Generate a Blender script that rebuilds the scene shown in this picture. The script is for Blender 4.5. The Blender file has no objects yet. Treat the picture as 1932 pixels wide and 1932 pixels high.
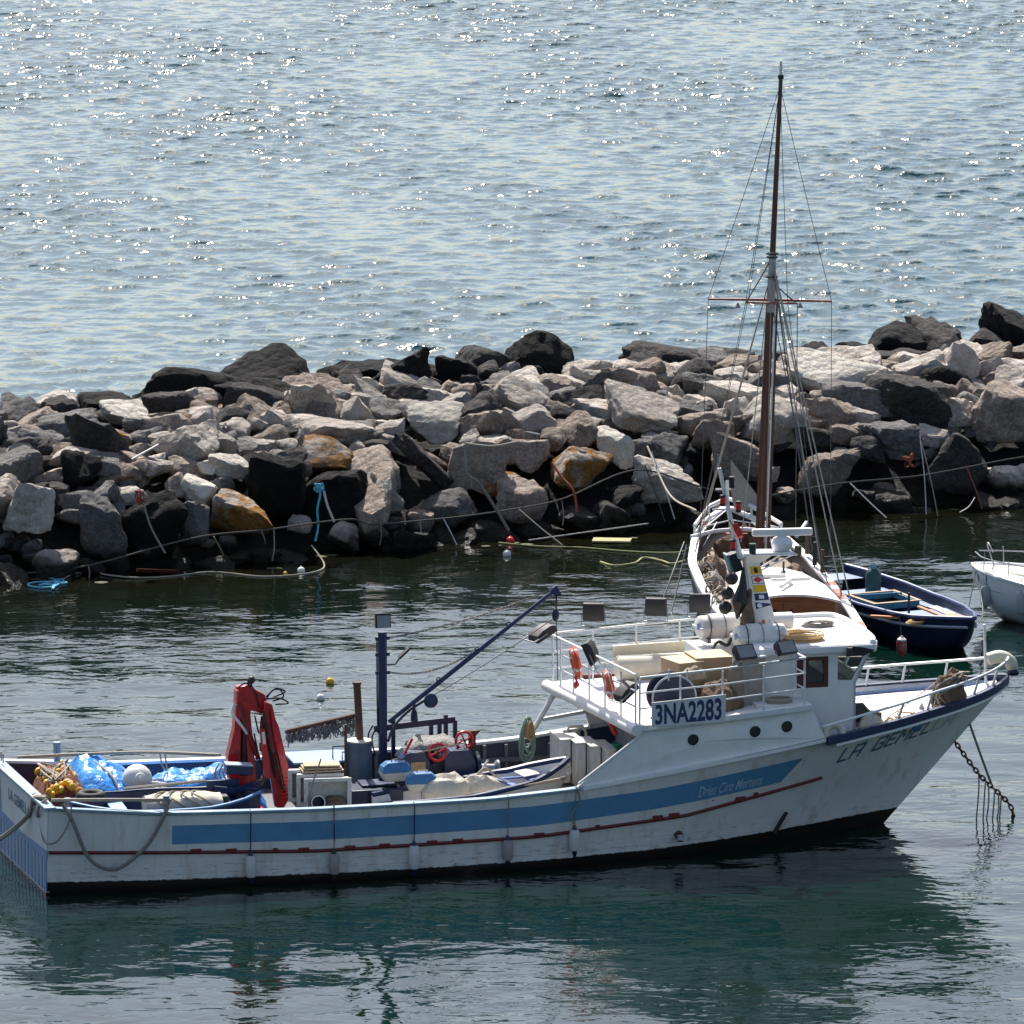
import bpy, bmesh, math, random
import numpy as np
from mathutils import Vector, Matrix
from mathutils.geometry import tessellate_polygon
from mathutils import noise as mnoise

scene = bpy.context.scene
R = math.radians
# ------------------------------------------------------------ camera, sky, sun
cam_d = bpy.data.cameras.new('camera'); cam = bpy.data.objects.new('camera', cam_d)
scene.collection.objects.link(cam); scene.camera = cam
cam.location = (0, 0, 30.16); cam.rotation_euler = (R(90 - 9.80266), 0, 0)
cam_d.sensor_width = 36; cam_d.sensor_height = 36; cam_d.sensor_fit = 'HORIZONTAL'
cam_d.lens = 36 * 10800 / 1932; cam_d.clip_start = 1; cam_d.clip_end = 9000
SUN_AZ, SUN_EL = -14.0, 52.0
world = bpy.data.worlds.new('World'); scene.world = world; world.use_nodes = True
wn = world.node_tree.nodes; wl = world.node_tree.links
sky = wn.new('ShaderNodeTexSky'); sky.sky_type = 'NISHITA'; sky.sun_disc = False
sky.sun_elevation = R(SUN_EL); sky.sun_rotation = R(SUN_AZ)
sky.altitude = 10; sky.air_density = 1.0; sky.dust_density = 2.4; sky.ozone_density = 0.9
bg = wn['Background']; bg.inputs[1].default_value = 0.105; wl.new(sky.outputs[0], bg.inputs[0])
sun_d = bpy.data.lights.new('sun', 'SUN'); sun = bpy.data.objects.new('sun', sun_d); scene.collection.objects.link(sun)
sun_d.energy = 5.0; sun_d.angle = R(0.53); sun_d.color = (1, .955, .89)
sd = Vector((math.sin(R(SUN_AZ)) * math.cos(R(SUN_EL)), math.cos(R(SUN_AZ)) * math.cos(R(SUN_EL)), math.sin(R(SUN_EL))))
sun.rotation_euler = sd.to_track_quat('Z', 'Y').to_euler(); sun.location = (0, 60, 80)
vs = scene.view_settings; vs.view_transform = 'Standard'; vs.look = 'None'; vs.gamma = 1; vs.use_curve_mapping = False
vs.exposure = 0.68
scene.cycles.max_bounces = 6; scene.cycles.glossy_bounces = 3; scene.cycles.transmission_bounces = 4
scene.cycles.caustics_reflective = False; scene.cycles.caustics_refractive = False
scene.cycles.transparent_max_bounces = 8

# ------------------------------------------------------------ helpers
COL = scene.collection
def tag(o, label=None, cat=None, group=None, kind=None):
    if label: o['label'] = label
    if cat: o['category'] = cat
    if group: o['group'] = group
    if kind: o['kind'] = kind
    return o
def empty(name, loc=(0, 0, 0), rz=0.0, parent=None):
    o = bpy.data.objects.new(name, None); COL.objects.link(o); o.location = loc; o.rotation_euler = (0, 0, rz)
    o.empty_display_size = .3
    if parent: o.parent = parent
    return o
class MB:
    def __init__(s): s.v = []; s.f = []
    def add(s, vs, fs, M=None):
        b = len(s.v)
        s.v += [tuple(M @ Vector(p)) for p in vs] if M is not None else [tuple(p) for p in vs]
        s.f += [tuple(b + i for i in f) for f in fs]; return s
    def box(s, c, d, rot=None):
        x, y, z = d[0] / 2, d[1] / 2, d[2] / 2
        vs = [(-x, -y, -z), (x, -y, -z), (x, y, -z), (-x, y, -z), (-x, -y, z), (x, -y, z), (x, y, z), (-x, y, z)]
        M = Matrix.Translation(c)
        if rot is not None: M = M @ (rot.to_4x4() if not isinstance(rot, Matrix) else rot.to_4x4())
        return s.add(vs, [(0, 3, 2, 1), (4, 5, 6, 7), (0, 1, 5, 4), (1, 2, 6, 5), (2, 3, 7, 6), (3, 0, 4, 7)], M)
    def tube(s, pts, r, n=8, closed=False, flat=1.0):
        pts = [Vector(p) for p in pts]; m = len(pts); rs = r if isinstance(r, (list, tuple)) else [r] * m
        tang = []
        for i in range(m):
            if closed: t = pts[(i + 1) % m] - pts[i - 1]
            else: t = pts[min(i + 1, m - 1)] - pts[max(i - 1, 0)]
            tang.append(t.normalized() if t.length > 1e-9 else Vector((0, 0, 1)))
        up = Vector((0, 0, 1)) if abs(tang[0].z) < .9 else Vector((1, 0, 0))
        a = tang[0].cross(up).normalized(); vs = []; fs = []
        for i in range(m):
            a = (a - tang[i] * a.dot(tang[i]))
            a = a.normalized() if a.length > 1e-6 else tang[i].orthogonal().normalized()
            b = tang[i].cross(a)
            for k in range(n):
                th = 2 * math.pi * k / n
                vs.append(pts[i] + (a * math.cos(th) + b * math.sin(th) * flat) * rs[i])
        for i in range(m if closed else m - 1):
            j = (i + 1) % m
            for k in range(n):
                l = (k + 1) % n; fs.append((i * n + k, i * n + l, j * n + l, j * n + k))
        if not closed: fs.append(tuple(range(n - 1, -1, -1))); fs.append(tuple((m - 1) * n + k for k in range(n)))
        return s.add(vs, fs)
    def bar(s, p, q, r, n=8): return s.tube([p, q], r, n)
    def beam(s, p, q, w, h, up=(0, 0, 1)):
        p = Vector(p); q = Vector(q); t = (q - p).normalized(); u = Vector(up)
        if abs(t.dot(u)) > .98: u = Vector((0, 1, 0))
        a = t.cross(u).normalized() * w / 2; b = a.cross(t).normalized() * h / 2
        vs = [p - a - b, p + a - b, p + a + b, p - a + b, q - a - b, q + a - b, q + a + b, q - a + b]
        return s.add(vs, [(0, 3, 2, 1), (4, 5, 6, 7), (0, 1, 5, 4), (1, 2, 6, 5), (2, 3, 7, 6), (3, 0, 4, 7)])
    def lathe(s, prof, n=20, M=None):
        vs = []; fs = []; m = len(prof)
        for r, z in prof:
            for k in range(n):
                th = 2 * math.pi * k / n; vs.append((r * math.cos(th), r * math.sin(th), z))
        for i in range(m - 1):
            for k in range(n):
                l = (k + 1) % n; fs.append((i * n + k, i * n + l, (i + 1) * n + l, (i + 1) * n + k))
        fs.append(tuple(range(n - 1, -1, -1))); fs.append(tuple((m - 1) * n + k for k in range(n)))
        return s.add(vs, fs, M)
    def ball(s, c, r, n=16, sc=(1, 1, 1), M=None):
        prof = [(max(1e-4, math.sin(math.pi * i / 10)), -math.cos(math.pi * i / 10)) for i in range(11)]
        T = Matrix.Translation(c) @ (M if M is not None else Matrix()) @ Matrix.Diagonal((r * sc[0], r * sc[1], r * sc[2], 1))
        return s.lathe(prof, n, T)
    def torus(s, c, Rr, r, M=None, n=28, k=10, sc=(1, 1)):
        T = Matrix.Translation(c) @ (M.to_4x4() if M is not None else Matrix())
        pts = [T @ Vector((Rr * sc[0] * math.cos(2 * math.pi * i / n), Rr * sc[1] * math.sin(2 * math.pi * i / n), 0)) for i in range(n)]
        return s.tube(pts, r, k, closed=True)
    def prism(s, poly, a0, a1, axis='v', holes=()):
        """poly in (u,z) extruded along v (axis v), in (u,v) along z (axis z), or (v,z) along u (axis u)"""
        def P(p, a):
            return (p[0], a, p[1]) if axis == 'v' else (p[0], p[1], a) if axis == 'z' else (a, p[0], p[1])
        loops = [list(poly)] + [list(h) for h in holes]
        flat = [p for l in loops for p in l]; n = len(flat)
        tris = tessellate_polygon([[Vector((p[0], p[1], 0)) for p in l] for l in loops])
        fs = []
        for t in tris: fs.append(tuple(t)); fs.append(tuple(n + i for i in reversed(t)))
        b = 0
        for l in loops:
            for i in range(len(l)):
                j = (i + 1) % len(l); fs.append((b + i, b + j, n + b + j, n + b + i))
            b += len(l)
        return s.add([P(p, a0) for p in flat] + [P(p, a1) for p in flat], fs)
    def loft(s, rings, cap=True, closed=True):
        n = len(rings[0]); vs = [p for r in rings for p in r]; fs = []
        for i in range(len(rings) - 1):
            for k in range(n if closed else n - 1):
                l = (k + 1) % n; fs.append((i * n + k, i * n + l, (i + 1) * n + l, (i + 1) * n + k))
        if cap: fs.append(tuple(range(n - 1, -1, -1))); fs.append(tuple((len(rings) - 1) * n + k for k in range(n)))
        return s.add(vs, fs)
    def grid(s, fn, nu, nv):
        vs = [fn(i / nu, j / nv) for j in range(nv + 1) for i in range(nu + 1)]; w = nu + 1
        fs = [(j * w + i, j * w + i + 1, (j + 1) * w + i + 1, (j + 1) * w + i) for j in range(nv) for i in range(nu)]
        return s.add(vs, fs)
    def build(s, name, mat, parent=None, loc=None, bevel=0, ang=38, solid=0, fix=True):
        me = bpy.data.meshes.new(name); me.from_pydata(s.v, [], s.f); me.update()
        if fix:
            bm = bmesh.new(); bm.from_mesh(me); bmesh.ops.recalc_face_normals(bm, faces=bm.faces); bm.to_mesh(me); bm.free()
        if isinstance(mat, (list, tuple)):
            for m in mat: me.materials.append(m)
        else: me.materials.append(mat)
        for p in me.polygons: p.use_smooth = True
        me.set_sharp_from_angle(angle=R(ang))
        o = bpy.data.objects.new(name, me); COL.objects.link(o)
        if parent: o.parent = parent
        if loc: o.location = loc
        if solid:
            m = o.modifiers.new('solid', 'SOLIDIFY'); m.thickness = solid; m.offset = 0
        if bevel:
            m = o.modifiers.new('bevel', 'BEVEL'); m.width = bevel; m.segments = 2; m.limit_method = 'ANGLE'; m.angle_limit = R(40)
        return o
def rope_pts(ctrl, n=8, sag=0.0, wob=0.0, seed=0):
    """Catmull-Rom through control points"""
    c = [Vector(p) for p in ctrl]; out = []; rnd = random.Random(seed)
    if len(c) == 2:
        for i in range(n + 1):
            t = i / n; p = c[0].lerp(c[1], t); p.z -= sag * 4 * t * (1 - t); out.append(p)
        return out
    c = [c[0] * 2 - c[1]] + c + [c[-1] * 2 - c[-2]]
    for i in range(1, len(c) - 2):
        for k in range(n):
            t = k / n; a, b, d, e = c[i - 1], c[i], c[i + 1], c[i + 2]
            p = .5 * ((2 * b) + (d - a) * t + (2 * a - 5 * b + 4 * d - e) * t * t + (3 * b - a - 3 * d + e) * t ** 3)
            if wob: p = p + Vector((rnd.gauss(0, wob), rnd.gauss(0, wob), rnd.gauss(0, wob)))
            out.append(p)
    out.append(c[-2]); return out
def RX(a): return Matrix.Rotation(R(a), 4, 'X')
def RY(a): return Matrix.Rotation(R(a), 4, 'Y')
def RZ(a): return Matrix.Rotation(R(a), 4, 'Z')
def interp(x, xs, ys): return float(np.interp(x, xs, ys))

# ------------------------------------------------------------ materials
MATS = {}
def pmat(name, col, rough=.5, metal=0.0, var=.12, scale=6.0, bump=0.0, bscale=40.0, dirt=None, dirt_amt=.35, dirt_scale=2.5, spec=.5, coat=0, stretch=None, col2=None):
    """paint-like material: base colour broken up by two noises, optional dirt patches, fine bump"""
    if name in MATS: return MATS[name]
    m = bpy.data.materials.new(name); m.use_nodes = True; nt = m.node_tree; N = nt.nodes; L = nt.links
    b = N['Principled BSDF']; b.inputs['Roughness'].default_value = rough; b.inputs['Metallic'].default_value = metal
    b.inputs['Specular IOR Level'].default_value = spec
    if coat: b.inputs['Coat Weight'].default_value = coat; b.inputs['Coat Roughness'].default_value = .15
    tc = N.new('ShaderNodeTexCoord'); src = tc.outputs['Object']
    if stretch:
        mp = N.new('ShaderNodeMapping'); mp.inputs['Scale'].default_value = stretch; L.new(src, mp.inputs[0]); src = mp.outputs[0]
    n1 = N.new('ShaderNodeTexNoise'); n1.inputs['Scale'].default_value = scale; n1.inputs['Detail'].default_value = 6; n1.inputs['Roughness'].default_value = .65
    L.new(src, n1.inputs['Vector'])
    mx = N.new('ShaderNodeMix'); mx.data_type = 'RGBA'
    c = col; lo = tuple(x * (1 - var) for x in c); hi = tuple(min(.95, x * (1 + var)) for x in c)
    if col2: lo, hi = c, col2
    mr = N.new('ShaderNodeMapRange'); mr.inputs[1].default_value = .3; mr.inputs[2].default_value = .7; L.new(n1.outputs[0], mr.inputs[0])
    L.new(mr.outputs[0], mx.inputs[0]); mx.inputs[6].default_value = (*lo, 1); mx.inputs[7].default_value = (*hi, 1)
    out = mx.outputs[2]
    if dirt:
        n2 = N.new('ShaderNodeTexNoise'); n2.inputs['Scale'].default_value = dirt_scale; n2.inputs['Detail'].default_value = 8; n2.inputs['Roughness'].default_value = .7
        L.new(src, n2.inputs['Vector'])
        r2 = N.new('ShaderNodeMapRange'); r2.inputs[1].default_value = .52; r2.inputs[2].default_value = .75; r2.inputs[4].default_value = dirt_amt; L.new(n2.outputs[0], r2.inputs[0])
        m2 = N.new('ShaderNodeMix'); m2.data_type = 'RGBA'; L.new(r2.outputs[0], m2.inputs[0]); L.new(out, m2.inputs[6]); m2.inputs[7].default_value = (*dirt, 1); out = m2.outputs[2]
    L.new(out, b.inputs['Base Color'])
    if bump:
        n3 = N.new('ShaderNodeTexNoise'); n3.inputs['Scale'].default_value = bscale; n3.inputs['Detail'].default_value = 5; L.new(src, n3.inputs['Vector'])
        bp = N.new('ShaderNodeBump'); bp.inputs['Strength'].default_value = 1; bp.inputs['Distance'].default_value = bump; L.new(n3.outputs[0], bp.inputs['Height']); L.new(bp.outputs[0], b.inputs['Normal'])
    MATS[name] = m; return m

# ------------------------------------------------------------ water
WLX = [-60, -30, -22, -14.9, -12.6, -10.3, -8, -5.8, -3.4, -1, 1.3, 3.8, 5.4, 8.7, 12, 16, 25, 60]
WLY = [156, 159.5, 161.5, 163.2, 163.7, 164.5, 165.5, 167.2, 168.5, 169.8, 170, 170.9, 172.2, 174, 174.8, 176, 179, 186]
def yw(x): return np.interp(x, WLX, WLY)
def water_material():
    m = bpy.data.materials.new('water'); m.use_nodes = True; nt = m.node_tree; N = nt.nodes; L = nt.links
    b = N['Principled BSDF']; b.inputs['Roughness'].default_value = .03; b.inputs['IOR'].default_value = 1.5
    geo = N.new('ShaderNodeNewGeometry')
    sh = N.new('ShaderNodeAttribute'); sh.attribute_name = 'shallow'; sh.attribute_type = 'GEOMETRY'
    at = N.new('ShaderNodeAttribute'); at.attribute_name = 'chop'; at.attribute_type = 'GEOMETRY'
    cm = N.new('ShaderNodeMix'); cm.data_type = 'RGBA'; L.new(at.outputs['Fac'], cm.inputs[0])
    sm = N.new('ShaderNodeMix'); sm.data_type = 'RGBA'; L.new(sh.outputs['Fac'], sm.inputs[0]); sm.inputs[6].default_value = (.002, .0125, .0085, 1); sm.inputs[7].default_value = (.006, .006, .003, 1); L.new(sm.outputs[2], cm.inputs[6]); cm.inputs[7].default_value = (.012, .058, .070, 1)
    L.new(cm.outputs[2], b.inputs['Base Color'])
    rm = N.new('ShaderNodeMapRange'); rm.inputs[3].default_value = .03; rm.inputs[4].default_value = .095; L.new(at.outputs['Fac'], rm.inputs[0]); L.new(rm.outputs[0], b.inputs['Roughness'])
    def nz(scale, det, sy, rough=.55, dist=0.0):
        mp = N.new('ShaderNodeMapping'); mp.inputs['Scale'].default_value = (scale, scale * sy, scale); L.new(geo.outputs['Position'], mp.inputs[0])
        n = N.new('ShaderNodeTexNoise'); n.inputs['Scale'].default_value = 1; n.inputs['Detail'].default_value = det; n.inputs['Roughness'].default_value = rough
        n.inputs['Distortion'].default_value = dist; L.new(mp.outputs[0], n.inputs['Vector']); return n.outputs[0]
    def mul(a, k):
        q = N.new('ShaderNodeMath'); q.operation = 'MULTIPLY'; L.new(a, q.inputs[0])
        if isinstance(k, float): q.inputs[1].default_value = k
        else: L.new(k, q.inputs[1])
        return q.outputs[0]
    def add(a, c):
        q = N.new('ShaderNodeMath'); q.operation = 'ADD'; L.new(a, q.inputs[0]); L.new(c, q.inputs[1]); return q.outputs[0]
    patch = nz(.11, 2, .8); pr = N.new('ShaderNodeMapRange'); pr.inputs[1].default_value = .35; pr.inputs[2].default_value = .65; pr.inputs[3].default_value = .45; pr.inputs[4].default_value = 1.0; L.new(patch, pr.inputs[0])
    har = mul(add(mul(nz(1.5, 2, 1.7, .45, .5), .032), mul(nz(4.2, 1, 1.5), .0035)), pr.outputs[0])
    cr = N.new('ShaderNodeAttribute'); cr.attribute_name = 'crest'; cr.attribute_type = 'GEOMETRY'
    sea = add(mul(nz(2.6, 1, .5, .5, .3), .03), mul(nz(3.6, 1, .4, .5, .2), mul(cr.outputs['Fac'], .125)))
    hm = N.new('ShaderNodeMix'); hm.data_type = 'FLOAT'; L.new(at.outputs['Fac'], hm.inputs[0]); L.new(har, hm.inputs[2]); L.new(sea, hm.inputs[3])
    bp = N.new('ShaderNodeBump'); bp.inputs['Strength'].default_value = 1; bp.inputs['Distance'].default_value = 1; L.new(hm.outputs[0], bp.inputs['Height'])
    L.new(bp.outputs[0], b.inputs['Normal'])
    return m
def make_water():
    xs = np.concatenate([[-4000, -1500, -600, -250, -120, -70, -46], np.arange(-36, 36.01, .19), [46, 70, 120, 250, 600, 1500, 4000]])
    ys = np.concatenate([[-3000, -800, -200, 0, 60, 90, 102], np.arange(108, 186, .17), np.arange(186, 400, .21), [402, 410, 440, 520, 700, 1100, 2200, 7000]])
    X, Y = np.meshgrid(xs, ys); rs = np.random.RandomState(7)
    core = np.clip((38 - np.abs(X)) / 3, 0, 1) * np.clip((Y - 104) / 5, 0, 1) * np.clip((404 - Y) / 6, 0, 1)
    chop = np.clip((Y - yw(X) - 9) / 4, 0, 1)
    def waves(n, l0, l1, rms, spread, base):
        Zs = np.zeros_like(X); Dx = np.zeros_like(X); Dy = np.zeros_like(X); sl = rms * math.sqrt(2.0 / n)
        for i in range(n):
            lam = l0 * (l1 / l0) ** ((i + rs.rand()) / n); k = 2 * math.pi / lam; th = base + rs.normal(0, spread); ph = rs.rand() * 6.2832
            a = sl / k; cx, cy = math.cos(th), math.sin(th); p = k * (X * cx + Y * cy) + ph
            Zs += a * np.sin(p); c = np.cos(p) * a; Dx += cx * c; Dy += cy * c
        return Zs, Dx, Dy
    z1, dx1, dy1 = waves(84, .65, 3.4, .15, .8, -math.pi / 2)
    # gustiness: groups of steeper waves
    g = .55 + .9 * np.clip(.5 + .5 * np.sin(X * .21 + 1.3 * np.sin(Y * .05)) * np.sin(Y * .085 + 1.1 * np.sin(X * .11)), 0, 1)
    z2, dx2, dy2 = waves(40, .9, 6.5, .028, 1.1, -math.pi / 2 + .3)
    Z = core * (chop * z1 * g + (1 - chop) * z2); ch = .95 * core * chop * g
    Xd = X + ch * dx1; Yd = Y + ch * dy1
    co = np.stack([Xd, Yd, Z], -1).reshape(-1, 3); ny, nx = X.shape
    idx = np.arange(ny * nx).reshape(ny, nx)
    fa = np.stack([idx[:-1, :-1], idx[:-1, 1:], idx[1:, 1:], idx[1:, :-1]], -1).reshape(-1, 4)
    me = bpy.data.meshes.new('sea'); me.vertices.add(len(co)); me.vertices.foreach_set('co', co.ravel())
    me.loops.add(fa.size); me.loops.foreach_set('vertex_index', fa.ravel()); me.polygons.add(len(fa))
    me.polygons.foreach_set('loop_start', np.arange(0, fa.size, 4)); me.polygons.foreach_set('loop_total', np.full(len(fa), 4)); me.update()
    me.polygons.foreach_set('use_smooth', np.ones(len(fa), bool))
    sdv = z1 * g / np.std(z1); crest = .18 + .82 * np.clip((sdv - .35) / 1.3, 0, 1)
    a = me.attributes.new('crest', 'FLOAT', 'POINT'); a.data.foreach_set('value', crest.ravel().astype(np.float32))
    a = me.attributes.new('shallow', 'FLOAT', 'POINT'); a.data.foreach_set('value', np.clip(1 - (yw(X) - Y - 1) / 14, 0, 1).ravel().astype(np.float32))
    a = me.attributes.new('chop', 'FLOAT', 'POINT'); a.data.foreach_set('value', chop.ravel().astype(np.float32))
    me.materials.append(water_material()); o = bpy.data.objects.new('sea', me); COL.objects.link(o); o['kind'] = 'structure'
make_water()
# sea bed under the water sheet
sb = MB().grid(lambda a, b: (-4000 + 8000 * a, -3000 + 10000 * b, -8.0), 4, 4)
tag(sb.build('sea_bed', pmat('seabed', (.05, .06, .05), .9)), kind='structure')

# ------------------------------------------------------------ breakwater
def rock_material(name, base, dark, light, lichen=None, lich_thr=.5, rough=.85):
    m = bpy.data.materials.new(name); m.use_nodes = True; nt = m.node_tree; N = nt.nodes; L = nt.links
    b = N['Principled BSDF']; b.inputs['Roughness'].default_value = rough; b.inputs['Specular IOR Level'].default_value = .2
    tc = N.new('ShaderNodeTexCoord'); oi = N.new('ShaderNodeObjectInfo'); geo = N.new('ShaderNodeNewGeometry')
    def noise(sc, det, rgh=.65, src=None):
        n = N.new('ShaderNodeTexNoise'); n.inputs['Scale'].default_value = sc; n.inputs['Detail'].default_value = det; n.inputs['Roughness'].default_value = rgh
        L.new(src or geo.outputs['Position'], n.inputs['Vector']); return n.outputs[0]
    def mixc(f, a, c):
        q = N.new('ShaderNodeMix'); q.data_type = 'RGBA'; L.new(f, q.inputs[0])
        for i, s in ((6, a), (7, c)):
            if isinstance(s, tuple): q.inputs[i].default_value = (*s, 1)
            else: L.new(s, q.inputs[i])
        return q.outputs[2]
    def rng(s, a, c, d=0.0, e=1.0):
        q = N.new('ShaderNodeMapRange'); q.inputs[1].default_value = a; q.inputs[2].default_value = c; q.inputs[3].default_value = d; q.inputs[4].default_value = e; L.new(s, q.inputs[0]); return q.outputs[0]
    big = noise(1.6, 6); fine = noise(11, 8, .72)
    c = mixc(rng(big, .35, .65), dark, base); c = mixc(rng(fine, .48, .72), c, light)
    c = mixc(rng(noise(26, 4, .7), .56, .72, 0, .55), c, tuple(x * .35 for x in dark))
    if lichen:
        c = mixc(rng(noise(1.1, 7, .7, tc.outputs['Object']), lich_thr, lich_thr + .07), c, mixc(rng(fine, .35, .65), lichen, tuple(x * .62 for x in lichen)))
    hv = N.new('ShaderNodeHueSaturation'); hv.inputs['Saturation'].default_value = 1; L.new(rng(oi.outputs['Random'], 0, 1, .72, 1.22), hv.inputs['Value']); L.new(c, hv.inputs['Color']); c = hv.outputs[0]
    # wet, weed-darkened foot near the water, raised so its colour also paints crevice shade
    sep = N.new('ShaderNodeSeparateXYZ'); L.new(geo.outputs['Position'], sep.inputs[0])
    ad = N.new('ShaderNodeMath'); ad.operation = 'MULTIPLY_ADD'; L.new(big, ad.inputs[0]); ad.inputs[1].default_value = -.9; L.new(sep.outputs[2], ad.inputs[2])
    wet_shade = rng(ad.outputs[0], -.05, .35, .93, 0.0)
    c = mixc(wet_shade, c, (.018, .016, .011)); L.new(c, b.inputs['Base Color'])
    L.new(rng(wet_shade, 0, 1, rough, .35), b.inputs['Roughness'])
    vo = N.new('ShaderNodeTexVoronoi'); vo.feature = 'F1'; vo.inputs['Scale'].default_value = 3.4; vo.inputs['Randomness'].default_value = 1; L.new(geo.outputs['Position'], vo.inputs['Vector'])
    h0 = N.new('ShaderNodeMath'); h0.operation = 'MULTIPLY_ADD'; L.new(vo.outputs['Distance'], h0.inputs[0]); h0.inputs[1].default_value = -.9; L.new(noise(4, 7, .7), h0.inputs[2])
    h = N.new('ShaderNodeMath'); h.operation = 'MULTIPLY_ADD'; L.new(fine, h.inputs[0]); h.inputs[1].default_value = .6; L.new(h0.outputs[0], h.inputs[2])
    bp = N.new('ShaderNodeBump'); bp.inputs['Strength'].default_value = 1; bp.inputs['Distance'].default_value = .15; L.new(h.outputs[0], bp.inputs['Height']); L.new(bp.outputs[0], b.inputs['Normal'])
    return m
ROCK = {
    'pale': rock_material('rock_pale', (.54, .48, .42), (.31, .26, .215), (.68, .63, .58)),
    'white': rock_material('rock_white', (.58, .54, .47), (.40, .36, .30), (.68, .65, .59)),
    'beige': rock_material('rock_beige', (.34, .275, .225), (.17, .13, .105), (.48, .41, .35), (.26, .14, .04), .64),
    'grey': rock_material('rock_grey', (.19, .18, .172), (.09, .085, .08), (.30, .29, .275)),
    'dark': rock_material('rock_dark', (.06, .055, .052), (.03, .028, .027), (.11, .10, .095)),
    'black': rock_material('rock_black', (.0085, .0082, .0082), (.005, .005, .005), (.02, .019, .018), rough=.85),
    'ochre': rock_material('rock_ochre', (.36, .31, .26), (.2, .16, .13), (.48, .43, .38), (.32, .15, .035), .46),
}
_ico = {}
def ico(level):
    if level not in _ico:
        bm = bmesh.new(); bmesh.ops.create_icosphere(bm, subdivisions=level, radius=1); bm.verts.ensure_lookup_table()
        _ico[level] = (np.array([v.co[:] for v in bm.verts]), [tuple(v.index for v in f.verts) for f in bm.faces]); bm.free()
    return _ico[level]
def rock_mesh(seed, level, sx, sy, sz, soft=15.0):
    rs = np.random.RandomState(seed); D, F = ico(level)
    k = rs.randint(9, 15); n = rs.normal(size=(k, 3))
    n[:6] = np.array([[1, 0, 0], [-1, 0, 0], [0, 1, 0], [0, -1, 0], [0, 0, 1], [0, 0, -1]]) + rs.normal(0, .28, (6, 3))
    n /= np.linalg.norm(n, axis=1)[:, None]; h = np.concatenate([rs.uniform(.72, .98, 6), rs.uniform(.85, 1.15, k - 6)])
    q = np.clip(D @ n.T, 1e-3, None) / h  # 1/r for each plane
    r = 1 / (np.sum(q ** soft, axis=1) ** (1 / soft))
    P = D * r[:, None]
    off = rs.uniform(-50, 50, 3); d = np.array([mnoise.fractal(Vector(p * 1.7 + off), 1.0, 2.1, 4) for p in P]) * .10
    d2 = np.array([abs(mnoise.noise(Vector(p * 4.3 + off))) + .9 * mnoise.cell(Vector(p * 2.6 + off)) * .5 for p in P]) * -.07
    P = P * (1 + d + d2)[:, None] * np.array([sx, sy, sz]) * .5 / .9
    me = bpy.data.meshes.new('rock'); me.from_pydata(P.tolist(), [], F); me.update()
    for p in me.polygons: p.use_smooth = True
    me.set_sharp_from_angle(angle=R(30)); return me
PD = [0, .7, 1.6, 2.6, 4, 8, 11, 13.2, 15.5, 18, 21]; PZ = [.0, .75, 1.55, 2.15, 2.6, 3.0, 3.15, 3.15, 1.9, .2, -1.8]
def prof(x, d): return interp(d, PD, PZ) * interp(x, [-30, -16, -8, 20], [.86, .92, 1.0, .93])
bw = empty('breakwater', (0, 170, 0)); tag(bw, 'long mound of piled grey, pale and black boulders between harbour and open sea', 'breakwater')
def place_rock(x, y, z, sx, sy, sz, kind, seed, level=3, rot=None, label=None):
    rnd = random.Random(seed); o = bpy.data.objects.new('rock', rock_mesh(seed, level, sx, sy, sz, 7.0 if kind == 'black' else 15.0)); COL.objects.link(o)
    o.data.materials.append(ROCK[kind]); o.parent = bw; o.location = (x, y - 170, z)
    o.rotation_euler = rot or (rnd.gauss(0, .22), rnd.gauss(0, .22), rnd.uniform(0, 6.28))
    if label: o['label'] = label
    return o
core = MB().grid(lambda a, b: (lambda x, d: (x, float(yw(x)) + d - 170, prof(x, d) - .75 + .15 * mnoise.noise(Vector((x * .9, d * .9, 0)))))(-60 + 120 * a, -1.2 + 23 * b), 240, 50)
core.build('rubble_core', ROCK['black'], bw)
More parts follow.
